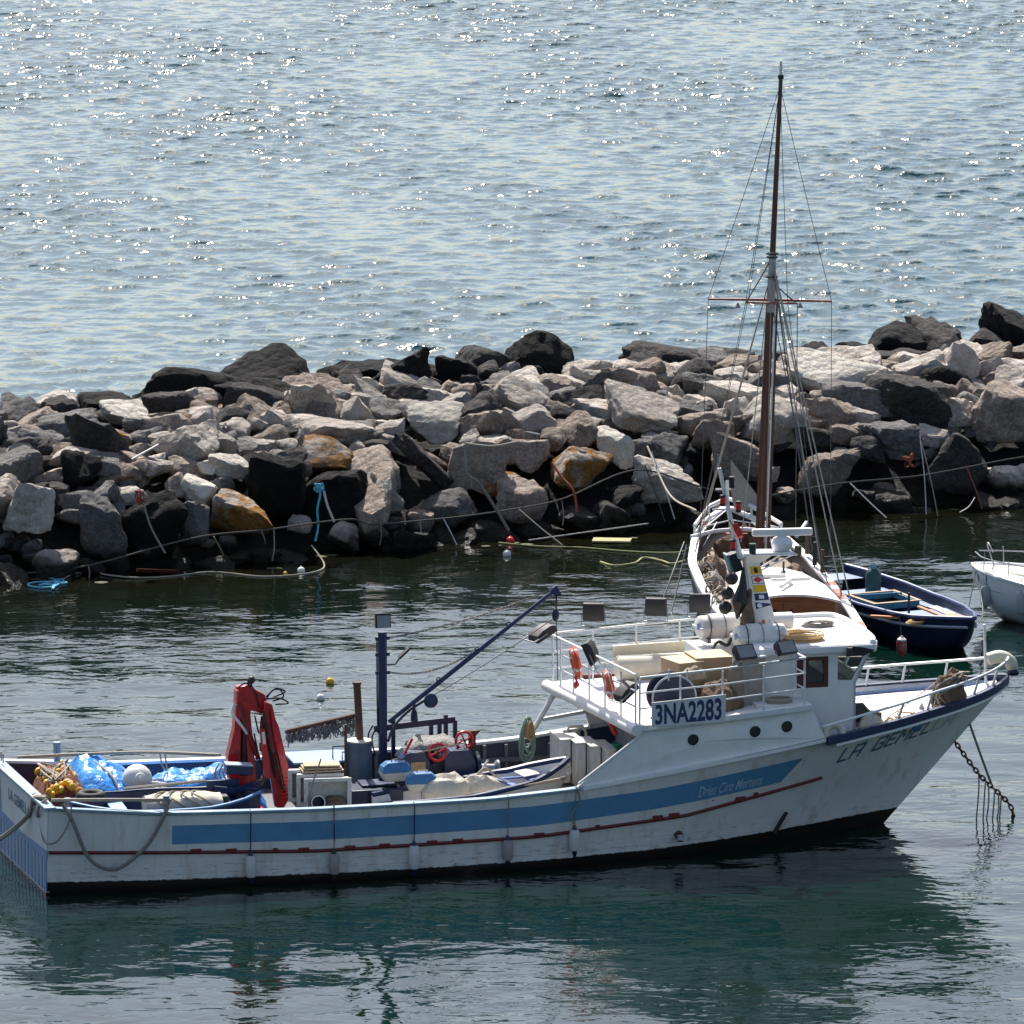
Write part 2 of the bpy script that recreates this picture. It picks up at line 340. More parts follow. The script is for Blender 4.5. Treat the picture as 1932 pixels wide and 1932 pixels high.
# boulders one can single out: x, d (metres back from the waterline), lift, sizes, kind, rotation
KEY = [(-5.6, 3.3, -.05, 1.9, 1.3, .9, 'ochre', (.55, .05, .1), 'boulder with a flat orange top'), (-8.2, 1.3, .0, 1.6, 1.0, 1.55, 'ochre', (.3, .15, -.2), 'boulder with a smooth orange-brown face'),
       (2.05, 1.9, .1, 1.7, 1.2, 1.5, 'ochre', (.25, .2, .3), None), (-7.0, 1.7, .25, 1.9, 1.5, 2.3, 'black', (.1, 0, .1), 'tall black boulder at the water'), (-5.3, 1.4, -.1, 2.3, 1.2, 1.8, 'black', (0, 0, 0), None),
       (-10.6, .9, .15, 1.9, 1.2, 2.0, 'black', (.05, .05, 0), None), (-12.1, .9, .3, 1.25, 1.0, 2.1, 'grey', (.1, -.05, .1), None), (-9.3, .9, .2, 1.1, .9, 1.4, 'grey', (0, .1, 0), None),
       (-14.0, .9, .9, 1.5, 1.2, 1.3, 'pale', (.1, .2, .4), None), (-15.0, 1.6, .6, 1.7, 1.3, 1.4, 'pale', (.3, .1, .2), None), (-13.3, .1, .15, 1.5, 1.1, 1.1, 'pale', (.1, .1, .9), None), (-14.6, -.4, .1, 1.2, 1, .9, 'beige', (.1, .1, 2), None),
       (-11.9, 9.5, .35, 1.7, 1.4, .7, 'white', (.3, .1, .2), 'white angular slab near the crest'), (9.9, 7.2, .45, 2.6, 2.2, .95, 'white', (.36, .12, -.15), 'large cream-white slab'),
       (4.0, 4.6, .35, 2.4, 1.9, .8, 'pale', (.5, .25, .1), None), (-2.4, 5.5, .25, 2.0, 1.4, .7, 'white', (.25, 0, .1), None), (-5.6, 5.0, .2, 2.3, 1.5, .8, 'pale', (.2, .05, 0), None),
       (-1.2, 2.0, .1, 1.6, 1.2, 1.6, 'beige', (.1, .1, .2), None), (.4, .7, .2, 1.5, 1.1, 1.3, 'beige', (.1, .2, .5), None), (4.6, 1.0, .25, 1.9, 1.3, 1.3, 'pale', (.2, .1, .4), None), (-3.9, 1.0, .3, 1.0, .9, 1.3, 'pale', (.1, .25, .3), None),
       (-5.0, .2, .25, 1.0, .8, .85, 'pale', (.1, .2, .2), None), (-2.6, 2.2, .2, 2.4, .7, .6, 'dark', (.2, .75, .2), None), (6.9, 1.4, .3, 1.9, 1.4, 1.5, 'beige', (.1, .2, .3), None), (8.2, 3.1, .2, 2.4, 1.7, 1.7, 'pale', (.2, .2, .2), None),
       (9.6, .7, .3, 1.7, 1.3, 1.5, 'beige', (.1, .1, .3), None), (12.6, 4.3, .2, 3.0, 2.2, 2.0, 'dark', (.1, .35, .2), None), (12.0, 1.7, .5, 1.8, 1.2, 1.0, 'grey', (.2, .1, .2), None), (15.6, 2.6, .35, 2.2, 1.7, 2.0, 'beige', (.1, .1, .3), None), (14.0, 1.2, 0, 2.2, 1.6, 1.5, 'dark', (.1, .1, .3), None),
       (-10.0, 13.4, .15, 3.0, 2.2, 1.9, 'black', (.1, .1, .2), 'black boulder, the left half of the tallest pair on the crest'), (-7.9, 13.8, .2, 3.4, 2.4, 1.7, 'black', (.1, -.1, .1), 'tallest black boulder on the crest'), (-12.8, 12.5, -.1, 1.7, 1.4, 1.2, 'black', (.1, .1, .2), None),
       (-3.6, 13.4, .0, 2.6, 2, 1.4, 'black', (.1, .1, .2), None), (-.9, 13.6, .15, 2.4, 2, 1.7, 'dark', (.1, .3, .2), None), (.8, 13.2, .2, 2.2, 2, 1.7, 'black', (.3, .2, .2), None), (5.0, 13.4, .25, 3.6, 2, 1.0, 'dark', (.1, .12, .05), None),
       (12.8, 13.6, .3, 1.7, 1.6, 1.4, 'black', (.1, .3, .2), None), (14.4, 13.6, .2, 1.6, 1.6, 1.3, 'dark', (.1, .2, .2), None), (17.0, 14.0, .5, 1.9, 1.8, 1.7, 'black', (.1, .2, .2), None), (15.9, 13.5, .15, 1.7, 1.6, 1.3, 'dark', (.1, .2, .2), None)]
placed = []; sd0 = 100
for (x, d, lf, sx, sy, sz, kind, rot, lab) in KEY:
    sd0 += 1; kk = .88 if kind not in ('black',) else 1.0; place_rock(x, float(yw(x)) + d, prof(x, d) + lf, sx * kk, sy * kk, sz * kk, kind, sd0, 4, rot, lab); placed.append((x, d, .42 * min(sx, 2.2)))
rr = random.Random(5); SPEC = []
ROWS = [.1, .8, 1.6, 2.5, 3.5, 4.6, 5.8, 7.0, 8.2, 9.4, 10.6, 11.8, 13.2, 14.6]
for ri, d0 in enumerate(ROWS):
    x = -17.2 + rr.random(); crest = ri >= 12
    while x < (16.2 if ri < 5 else 17.6):
        sz0 = rr.choice([.6, .7, .85, 1.0, 1.15, 1.5]) if not crest else rr.uniform(1.0, 1.8)
        if ri < 2: sz0 = min(sz0, 1.2)
        d = d0 + rr.uniform(-.35, .35); xx = x + sz0 * .4; x += sz0 * rr.uniform(.74, .95)
        if any((xx - p) ** 2 + ((d - c) * .8) ** 2 < (e + sz0 * .28) ** 2 for p, c, e in placed): continue
        u = rr.random()
        if crest: kind = 'black' if u < .82 else 'dark'
        elif ri == 11: kind = 'dark' if u < .25 else 'black' if u < .6 else 'pale' if u < .88 else 'grey'
        elif ri == 0: kind = 'dark' if u < .5 else 'beige' if u < .8 else 'black'
        else:
            ld = .13 if xx < -8 else 0.0
            kind = 'pale' if u < .42 - ld else 'beige' if u < .67 - ld else 'grey' if u < .82 - ld * .4 else 'dark' if u < .91 else 'white' if u < .96 else 'black' if u < .985 else 'ochre'
        if crest and xx < -12.5: sz0 = min(sz0, 1.2)
        SPEC.append((sz0, xx, d, rr.uniform(-.15, .2) - (.25 if crest else 0), rr.uniform(1.0, 1.25), rr.uniform(.8, 1.05), rr.uniform(.55, .85), kind))
SPEC.sort(key=lambda s: -s[0]); NPART = 300 - len(KEY); small = {}
for n_, (sz0, xx, d, lf, ax, ay, az, kind) in enumerate(SPEC):
    sd0 += 1
    if n_ < NPART: place_rock(xx, float(yw(xx)) + d, prof(xx, d) + lf, sz0 * ax, sz0 * ay, sz0 * az, kind, sd0, 4 if sz0 > 1.1 else 3)
    else:
        me = rock_mesh(sd0, 3, sz0 * ax, sz0 * ay, sz0 * az); M = Matrix.Translation((xx, float(yw(xx)) + d - 170, prof(xx, d) + lf)) @ Matrix.Rotation(rr.uniform(0, 6.28), 4, 'Z') @ Matrix.Rotation(rr.gauss(0, .25), 4, 'X')
        small.setdefault(kind, MB()).add([v.co for v in me.vertices], [tuple(p.vertices) for p in me.polygons], M); bpy.data.meshes.remove(me)
for kind, mb in small.items(): tag(mb.build('small_rocks', ROCK[kind], bw, fix=False, ang=30), kind='stuff')
nrock = len(KEY) + len(SPEC)
print('ROCKS', nrock)
# rest of the mound: small rubble wedged between the boulders and the stretches outside the frame, joined
def rubble(name, n, xr, dr, sr, kinds, seed):
    rnd = random.Random(seed); base = [rock_mesh(9000 + i, 2, 1, 1, 1) for i in range(5)]
    cs = [np.array([v.co[:] for v in m.vertices]) for m in base]; fs = [[tuple(p.vertices) for p in m.polygons] for m in base]
    for kd in kinds:
        mb = MB()
        for i in range(n):
            k = rnd.randrange(5); s = rnd.uniform(*sr); x = rnd.uniform(*xr)
            if not callable(dr): d = rnd.uniform(*dr)
            M = Matrix.Translation((x, float(yw(x)) + d - 170, prof(x, d) - .3 + rnd.uniform(-.1, .1))) @ Matrix.Rotation(rnd.uniform(0, 6.28), 4, 'Z') @ Matrix.Rotation(rnd.gauss(0, .4), 4, 'X') @ Matrix.Diagonal((s * 1.2, s, s * .75, 1))
            mb.add(cs[k].tolist(), fs[k], M)
        tag(mb.build(name, ROCK[kd], bw, fix=False), kind='stuff')
rubble('rubble', 110, (-18, 19), (.3, 13), (.35, .75), ('beige', 'grey', 'dark'), 3)  # pale stones left out: gap shade put into the stone tones
rubble('rubble', 90, (18.2, 40), (-.2, 12), (.9, 1.6), ('beige', 'dark'), 4)
rubble('rubble', 90, (-40, -18.0), (-.2, 12), (.9, 1.6), ('grey', 'dark'), 6)
# ------------------------------------------------------------ common boat paints
white = pmat('boat_white', (.79, .77, .745), .45, var=.05, scale=3, dirt=(.42, .37, .30), dirt_amt=.28, dirt_scale=1.6)
white_clean = pmat('white_paint', (.78, .78, .77), .4, var=.04, dirt=(.5, .45, .38), dirt_amt=.2, dirt_scale=4)
white_rail = pmat('white_rail', (.75, .75, .74), .4, var=.06, scale=9, dirt=(.45, .33, .22), dirt_amt=.35, dirt_scale=8)
deck_white = pmat('deck_white', (.72, .72, .71), .65, var=.06, dirt=(.45, .42, .38), dirt_amt=.4, dirt_scale=2.2, bump=.004)
deck_grey = pmat('deck_grey', (.11, .11, .115), .75, var=.2, dirt=(.09, .08, .07), dirt_amt=.6, bump=.006)
inner_grey = pmat('bulwark_grey', (.17, .175, .18), .6, var=.15, dirt=(.08, .07, .06), dirt_amt=.5)
navy = pmat('navy_paint', (.008, .022, .075), .4, var=.25, dirt=(.05, .04, .035), dirt_amt=.4, dirt_scale=5)
navy_dk = pmat('navy_dark', (.007, .016, .05), .4, var=.3, dirt=(.03, .025, .02), dirt_amt=.5, dirt_scale=6)
midblue = pmat('mid_blue', (.05, .17, .36), .45, var=.12, dirt=(.06, .1, .16), dirt_amt=.4)
stripe_blue = pmat('stripe_blue', (.11, .27, .45), .45, var=.08, scale=2, dirt=(.05, .13, .24), dirt_amt=.4, dirt_scale=1.2)
paleblue = pmat('pale_blue', (.22, .42, .66), .5, var=.08, dirt=(.3, .25, .2), dirt_amt=.4, dirt_scale=4)
greyblue = pmat('grey_blue', (.20, .27, .32), .5, var=.12, dirt=(.1, .1, .1), dirt_amt=.4)
rail_blue = pmat('rail_bluegrey', (.20, .30, .36), .5, var=.15, dirt=(.5, .5, .48), dirt_amt=.6, dirt_scale=3)
darkred = pmat('dark_red', (.14, .012, .012), .5, var=.25)
red = pmat('crane_red', (.45, .008, .014), .3, var=.3, dirt=(.03, .008, .008), dirt_amt=.8, dirt_scale=4, coat=.3)
redplain = pmat('bright_red', (.55, .02, .02), .4, var=.1)
rust = pmat('rust', (.09, .045, .025), .8, var=.4, dirt=(.03, .02, .015), dirt_amt=.7, bump=.01)
black = pmat('black', (.012, .012, .013), .5, var=.3)
rubber = pmat('rubber', (.02, .019, .018), .75, var=.3, dirt=(.06, .055, .05), dirt_amt=.5)
steel = pmat('galvanised', (.30, .30, .31), .4, .6, var=.15)
darkmetal = pmat('dark_metal', (.035, .035, .038), .5, .3, var=.3)
lampgrey = pmat('lamp_housing', (.022, .02, .02), .6, var=.2, dirt=(.05, .042, .038), dirt_amt=.4)
glass_d = pmat('lamp_glass', (.2, .21, .21), .1, var=.1)
rope_m = pmat('rope_beige', (.36, .31, .24), .9, var=.25, scale=20, bump=.012, bscale=60)
rope_g = pmat('rope_grey', (.22, .20, .17), .9, var=.3, scale=20, bump=.012, bscale=60)
rope_w = pmat('rope_white', (.6, .58, .53), .9, var=.15, scale=20, bump=.01, bscale=60)
rope_green = pmat('rope_green', (.30, .42, .34), .9, var=.15, scale=20, bump=.01, bscale=60)
rope_yel = pmat('rope_yellow', (.48, .46, .2), .9, var=.2, scale=14)
rope_cyan = pmat('rope_cyan', (.12, .42, .55), .8, var=.2, scale=14)
rope_or = pmat('rope_orange', (.30, .07, .035), .8, var=.2, scale=14)
rope_ochre = pmat('rope_ochre', (.55, .36, .16), .85, var=.2, scale=20)
canvas = pmat('canvas', (.55, .49, .40), .9, var=.12, dirt=(.3, .25, .18), dirt_amt=.45, bump=.012, bscale=14)
tarp_m = pmat('blue_tarp', (.03, .20, .62), .28, var=.2, scale=5, bump=.03, bscale=9, col2=(.06, .34, .82))
plastic_w = pmat('plastic_white', (.7, .68, .64), .45, var=.05, dirt=(.4, .34, .26), dirt_amt=.4, dirt_scale=5)
crate_m = pmat('crate_plastic', (.62, .6, .56), .55, var=.08, dirt=(.22, .17, .12), dirt_amt=.65, dirt_scale=5)
cooler_m = pmat('cooler_plastic', (.55, .53, .49), .55, var=.1, dirt=(.15, .11, .08), dirt_amt=.85, dirt_scale=4, stretch=(1, 1, .35))
wood_m = pmat('varnished_wood', (.21, .075, .025), .35, var=.3, scale=3, stretch=(1, 1, 8))
wood_l = pmat('bare_wood', (.42, .31, .21), .8, var=.25, scale=4, stretch=(8, 1, 1), dirt=(.2, .15, .1), dirt_amt=.5)
cardb = pmat('cardboard', (.44, .30, .18), .9, var=.1, dirt=(.3, .2, .12), dirt_amt=.4)
cardb_l = pmat('cardboard_lit', (.58, .45, .30), .9, var=.08)  # paler copy of cardboard for box tops; their sunlit brightness is in the colour
yellow = pmat('float_yellow', (.72, .38, .02), .45, var=.12)
net_brown = pmat('net_brown', (.20, .07, .04), .95, var=.5, scale=14, bump=.05, bscale=20)
sack_brown = pmat('sack_brown', (.16, .105, .07), .95, var=.35, scale=6, bump=.05, bscale=16)
orange_ring = pmat('ring_orange', (.72, .11, .045), .5, var=.1, dirt=(.6, .3, .2), dirt_amt=.4, dirt_scale=6)
green_p = pmat('green_plastic', (.03, .26, .16), .45, var=.15)
cream = pmat('cream_plastic', (.62, .57, .45), .5, var=.08, dirt=(.4, .34, .25), dirt_amt=.4)
hole_dark = pmat('dark_interior', (.01, .01, .011), .7, var=.2)  # near-black: shade behind openings and inside cabins put into the colour
weed = pmat('weed_green', (.05, .05, .012), .8, var=.4)
flag_y = pmat('flag_yellow', (.78, .45, .02), .5, var=.05); flag_r = pmat('flag_red', (.55, .03, .05), .5, var=.05)
flag_b = pmat('flag_blue', (.02, .025, .11), .5, var=.05); flag_k = pmat('flag_black', (.012, .012, .012), .5); flag_g = pmat('flag_green', (.02, .25, .1), .6)
letter_blue = pmat('letter_blue', (.02, .035, .12), .5, var=.1); letter_worn = pmat('letter_worn', (.045, .14, .21), .6, var=.15, dirt=(.3, .34, .36), dirt_amt=.35, dirt_scale=9)
letter_pale = pmat('letter_pale', (.42, .52, .56), .6, var=.15); letter_sky = pmat('letter_sky', (.42, .55, .68), .5, var=.08)
def glass_mat():
    m = bpy.data.materials.new('window_glass'); m.use_nodes = True; nt = m.node_tree; N = nt.nodes; L = nt.links
    for n in list(N): N.remove(n)
    o = N.new('ShaderNodeOutputMaterial'); mx = N.new('ShaderNodeMixShader'); t = N.new('ShaderNodeBsdfTransparent'); t.inputs[0].default_value = (.75, .8, .8, 1)
    g = N.new('ShaderNodeBsdfGlossy'); g.inputs['Roughness'].default_value = .03; f = N.new('ShaderNodeFresnel'); f.inputs[0].default_value = 1.6
    L.new(f.outputs[0], mx.inputs[0]); L.new(t.outputs[0], mx.inputs[1]); L.new(g.outputs[0], mx.inputs[2]); L.new(mx.outputs[0], o.inputs[0]); return m
glass = glass_mat()

# hull paint: white topsides, weathered plank seams, dark antifouling below a sheer-following line
def hull_material(name, upper, lower, z_at, seams=True, dirt=(.45, .36, .27), boot_curve=0.0):
    m = bpy.data.materials.new(name); m.use_nodes = True; nt = m.node_tree; N = nt.nodes; L = nt.links
    b = N['Principled BSDF']; b.inputs['Roughness'].default_value = .42
    tc = N.new('ShaderNodeTexCoord'); sep = N.new('ShaderNodeSeparateXYZ'); L.new(tc.outputs['Object'], sep.inputs[0])
    def noise(sc, st, det=6, r=.65):
        mp = N.new('ShaderNodeMapping'); mp.inputs['Scale'].default_value = st; L.new(tc.outputs['Object'], mp.inputs[0])
        n = N.new('ShaderNodeTexNoise'); n.inputs['Scale'].default_value = sc; n.inputs['Detail'].default_value = det; n.inputs['Roughness'].default_value = r; L.new(mp.outputs[0], n.inputs['Vector']); return n.outputs[0]
    def rng(s, a, c, d=0.0, e=1.0):
        q = N.new('ShaderNodeMapRange'); q.inputs[1].default_value = a; q.inputs[2].default_value = c; q.inputs[3].default_value = d; q.inputs[4].default_value = e; L.new(s, q.inputs[0]); return q.outputs[0]
    def mixc(f, a, c):
        q = N.new('ShaderNodeMix'); q.data_type = 'RGBA'; L.new(f, q.inputs[0])
        for i, s in ((6, a), (7, c)):
            if isinstance(s, tuple): q.inputs[i].default_value = (*s, 1)
            else: L.new(s, q.inputs[i])
        return q.outputs[2]
    def math_(op, a, c):
        q = N.new('ShaderNodeMath'); q.operation = op
        for i, s in ((0, a), (1, c)):
            if isinstance(s, (int, float)): q.inputs[i].default_value = s
            else: L.new(s, q.inputs[i])
        return q.outputs[0]
    up = mixc(rng(noise(1.2, (1, 1, 1)), .35, .65), tuple(x * .93 for x in upper), upper)
    up = mixc(rng(noise(2.0, (1.6, 1.6, .2), 7), .53, .74, 0, .7), up, dirt)            # run-down streaks
    low = rng(sep.outputs[2], z_at + .1, z_at + .75, 1, 0)
    up = mixc(math_('MULTIPLY', low, rng(noise(5, (.6, .6, 3), 8, .75), .55, .66, 0, .8)), up, (.05, .04, .035))  # scuffs near the waterline
    if seams:
        fr = math_('FRACT', math_('MULTIPLY', math_('ADD', sep.outputs[2], math_('MULTIPLY', noise(.5, (1, .1, .1), 2), .06)), 5.2), 0)
        sm = rng(math_('ABSOLUTE', math_('SUBTRACT', fr, .5), 0), .455, .5)
        up = mixc(math_('MULTIPLY', math_('MULTIPLY', sm, low), rng(noise(3, (1, 1, 1)), .42, .6)), up, (.12, .1, .08))
    zline = math_('MULTIPLY', math_('POWER', math_('ABSOLUTE', math_('SUBTRACT', sep.outputs[0], 8.0), 0), 2.0), boot_curve)
    edge = math_('ADD', math_('SUBTRACT', sep.outputs[2], zline), math_('MULTIPLY', math_('SUBTRACT', noise(6, (1, 1, .4), 5), .5), .10))
    boot = rng(edge, z_at - .01, z_at + .01, 1, 0)
    lw = mixc(rng(noise(4, (1, 1, 2.2), 8, .75), .62, .72), tuple(x for x in lower), tuple(x * 3.2 + .02 for x in lower))
    c = mixc(boot, up, lw); L.new(c, b.inputs['Base Color'])
    if seams:
        bp = N.new('ShaderNodeBump'); bp.inputs['Strength'].default_value = .6; bp.inputs['Distance'].default_value = .01; L.new(noise(3, (.5, .5, 4), 4), bp.inputs['Height']); L.new(bp.outputs[0], b.inputs['Normal'])
    return m

# ------------------------------------------------------------ text
def text_mb(body, shear=0.0, bold=0.0):
    cu = bpy.data.curves.new('t', 'FONT'); cu.body = body; cu.size = 1; cu.shear = shear; cu.offset = bold; cu.resolution_u = 3
    o = bpy.data.objects.new('t', cu); COL.objects.link(o); dg = bpy.context.evaluated_depsgraph_get(); me = o.evaluated_get(dg).to_mesh()
    vs = [v.co.copy() for v in me.vertices]; fs = [tuple(p.vertices) for p in me.polygons]
    o.evaluated_get(dg).to_mesh_clear(); bpy.data.objects.remove(o); bpy.data.curves.remove(cu)
    x0 = min(v.x for v in vs); x1 = max(v.x for v in vs); y0 = min(v.y for v in vs); y1 = max(v.y for v in vs)
    return [((v.x - x0) / (x1 - x0), (v.y - y0) / (y1 - y0)) for v in vs], fs
GLY = {'L': (.62, [[(0, 1), (0, 0), (.62, 0)]]), 'A': (.7, [[(0, 0), (0, 1), (.7, 1), (.7, 0)], [(0, .45), (.7, .45)]]),
       'G': (.7, [[(.7, .78), (.7, 1), (0, 1), (0, 0), (.7, 0), (.7, .48), (.38, .48)]]), 'E': (.6, [[(.6, 1), (0, 1), (0, 0), (.6, 0)], [(0, .52), (.5, .52)]]),
       'M': (.85, [[(0, 0), (0, 1), (.42, .45), (.85, 1), (.85, 0)]]), ' ': (.5, [])}
def stroke_text(body, w=.15, gap=.34):
    """block letters painted with a flat brush -> quads in unit-height space"""
    vs = []; fs = []; x = 0; spans = []
    for ch in body:
        adv, lines = GLY[ch]; spans.append((len(fs), x))
        for ln in lines:
            for (a, b), (c, d) in zip(ln, ln[1:]):
                l = math.hypot(c - a, d - b); tx, ty = (c - a) / l * w / 2, (d - b) / l * w / 2; nx, ny = -ty, tx; n = 3; k = len(vs)
                for i in range(n + 1):
                    t = i / n; px = a - tx + (c - a + 2 * tx) * t; py = b - ty + (d - b + 2 * ty) * t
                    vs += [(x + px + nx, py + ny), (x + px - nx, py - ny)]
                fs += [(k + 2 * i, k + 2 * i + 1, k + 2 * i + 3, k + 2 * i + 2) for i in range(n)]
        x += adv + gap
    return vs, fs, x - gap

# ------------------------------------------------------------ the fishing boat
PSI = 13.5; B0 = Vector((-10.920, 126.803, 0)); BM = Matrix.Translation(B0) @ RZ(PSI)
def BP(u, v, z): return BM @ Vector((u, v, z))
boat = empty('fishing_boat', B0, R(PSI)); tag(boat, 'white wooden fishing boat with a broad blue stripe, wheelhouse and bow to the right', 'fishing boat')
SU = [0, 2.5, 6, 10, 12, 14, 16, 18, 20, 21.7, 22.5, 23.27]; SZ = [1.96, 1.74, 1.67, 1.70, 1.82, 2.06, 2.33, 2.59, 2.85, 3.06, 3.18, 3.36]
BSU = [0, 4, 9, 13, 16, 18, 20, 21.5, 22.5, 23.0, 23.27]; BSV = [2.67, 2.84, 2.92, 2.88, 2.74, 2.5, 2.0, 1.38, .82, .42, .06]
BWS = [0, .12, .35, .55, .7, .82, .9, .96, 1]; BWV = [2.38, 2.6, 2.74, 2.66, 2.25, 1.5, .85, .34, .05]
_su = np.linspace(0, 23.27, 400)
def _sm(xs, ys):
    v = np.interp(_su, xs, ys); k = np.ones(13) / 13; p = np.pad(v, 6, mode='reflect', reflect_type='odd'); return np.convolve(p, k, 'valid')
_ss = _sm(SU, SZ); _bs = np.maximum(_sm(BSU, BSV), .03); _bw = np.maximum(np.interp(_su / 23.27, BWS, BWV), .03)
def zs(u): return float(np.interp(u, _su, _ss))
def bs(u): return float(np.interp(u, _su, _bs))
def LZ(z): return 20.2 + .925 * z
def half(s, z):
    w = float(np.interp(s * 23.27, _su, _bw)); t = z / zs(s * 23.27); k = 1 + .9 * s * s
    if z <= 0: return w * (1 + z * .35)
    return w + (bs(s * 23.27) - w) * min(t, 1.15) ** k
def hp(u, z, side=-1, off=0.0):
    s = min(1, u / LZ(z)); return Vector((u, side * (half(s, z) + off), z))
hull_m = hull_material('fishing_hull', (.78, .755, .72), (.014, .009, .007), .2, boot_curve=.0012)
NS, NT = 90, 16
hb = MB()
for side in (-1, 1):
    rows = []
    for i in range(NS + 1):
        s = 1 - (1 - i / NS) ** 1.25; zt = zs(s * 23.27); row = []
        for j in range(NT + 1):
            z = -.8 + (zt + .8) * j / NT; row.append((s * LZ(z), side * half(s, z), z))
        rows.append(row)
    hb.loft(rows, cap=False, closed=False)
hull = hb.build('hull', hull_m, boat)
# transom with planked blue lower half
tr = MB(); zt = zs(0)
tr.prism([(-half(0, -.8), -.8), (half(0, -.8), -.8)] + [(half(0, z), z) for z in np.linspace(0, zt, 8)] + [(-half(0, z), z) for z in np.linspace(zt, 0, 8)], -.02, .06, 'u')
trm = hull_material('transom_paint', (.46, .52, .56), (.035, .018, .012), .02, False)
transom = tr.build('transom', trm, boat)
MB().prism([(-2.52, .78), (2.5, .78), (2.55, 1.02), (1.2, .96), (0, .92), (-1.2, .96), (-2.57, 1.02)], -.035, -.022, 'u').build('painted_band', midblue, transom)
for k in range(15):
    v = -2.36 + k * .335
    if abs(v) < 2.4: MB().prism([(v - .1, .06), (v + .1, .06), (v + .1, .775), (v - .1, .775)], -.032, -.022, 'u').build('painted_board', midblue, transom)
MB().prism([(1.9, 1.03), (2.2, 1.03), (2.35, 1.98), (2.05, 1.98)], -.034, -.022, 'u').build('corner_panel', greyblue, transom)
tv, tf = text_mb('LA GEMELLA', bold=.02)
MB().add([(-.028, 1.15 - 2.1 * x, 1.42 + .26 * y) for x, y in tv], tf).build('painted_name', letter_worn, transom)
# rail cap
def sheer_strip(u0, u1, n, w_out, w_in, dz0, dz1, side):
    rings = []
    for i in range(n + 1):
        u = u0 + (u1 - u0) * i / n; b = bs(u); z = zs(u)
        rings.append([(u, side * (b + w_out), z + dz0), (u, side * max(.0, b - w_in), z + dz0), (u, side * max(.0, b - w_in), z + dz1), (u, side * (b + w_out), z + dz1)])
    return rings
for side in (-1, 1):
    MB().loft(sheer_strip(-.05, 12.15 if side < 0 else 13.8, 60, .05, .17, .004, .075, side)).build('rail_cap', rail_blue if side < 0 else white_clean, boat, bevel=.012)
    MB().loft(sheer_strip(12.2 if side < 0 else 13.85, 18.05, 40, .012, .10, -.01, .06, side)).build('sheer_moulding', white, boat)
    MB().loft(sheer_strip(18.08, 23.22, 50, .07, .10, -.10, .085, side)).build('bow_rail_cap', navy, boat, bevel=.012)
    MB().loft(sheer_strip(18.3, 23.2, 50, .05, -.005, -.17, -.11, side)).build('bow_moulding', white_clean, boat)
MB().prism([(-2.72, zt + .004), (2.72, zt + .004), (2.72, zt + .08), (-2.72, zt + .08)], -.1, .16, 'u').build('rail_cap', rail_blue, boat, bevel=.012)
# inner bulwark and decks
DZ = 1.0
def inner(u, z): return max(.0, half(min(1, u / LZ(z)), z) - .12)
for side in (-1, 1):
    MB().loft([[(u, side * inner(u, zs(u)), zs(u) + .002), (u, side * inner(u, DZ), DZ)] for u in np.linspace(.06, 14.6, 40)], False, False).build('inner_bulwark', inner_grey if side < 0 else navy_dk, boat)
for k in range(12):   # bulwark stanchions on the far side
    u = 8.6 + k * .52
    MB().box((u, inner(u, 1.5) - .05, DZ + .4), (.07, .1, .75)).build('stanchion', inner_grey, boat)
MB().beam((10.6, 2.62, 1.42), (14.4, 2.55, 1.42), .12, .09).build('stringer', inner_grey, boat)
MB().loft([[(u, -inner(u, zs(u)) + .0, zs(u)), (u, -inner(u, zs(u)) + .014, zs(u) - .25)] for u in np.linspace(.1, 12, 30)], False, False)
MB().add([(u, s * inner(u, DZ), DZ) for s in (-1, 1) for u in np.linspace(.06, 14.6, 30)], [(i, i + 1, 30 + i + 1, 30 + i) for i in range(29)]).build('working_deck', deck_grey, boat)
fd = [(u, zs(u) - (.16 if u < 22 else .16 - .03 * (u - 22))) for u in np.linspace(17.75, 22.95, 30)]
MB().loft([[(u, v * max(.02, inner(u, z)), z + .16 * (1 - v * v)) for v in np.linspace(-1, 1, 9)] for u, z in fd], False, False).build('foredeck', deck_white, boat)
for side in (-1, 1):
    MB().loft([[(u, side * max(.02, inner(u, z) + .0), zs(u) + .002), (u, side * max(.02, inner(u, z)), z + .06), (u, side * max(.02, inner(u, z) - .07), z + .06), (u, side * max(.02, inner(u, z) - .07), z + .002)] for u, z in fd], False, False).build('bow_bulwark', [navy if side < 0 else pmat('bulwark_blue', (.10, .16, .32), .5, var=.15)][0], boat)
    MB().loft([[(u, side * max(.02, inner(u, z) - .06), z + .02), (u, side * max(.02, inner(u, z) - .26), z + .02), (u, side * max(.02, inner(u, z) - .26), z + .075), (u, side * max(.02, inner(u, z) - .06), z + .075)] for u, z in fd[:-4]], True, True).build('waterway_ledge', deck_white, boat)
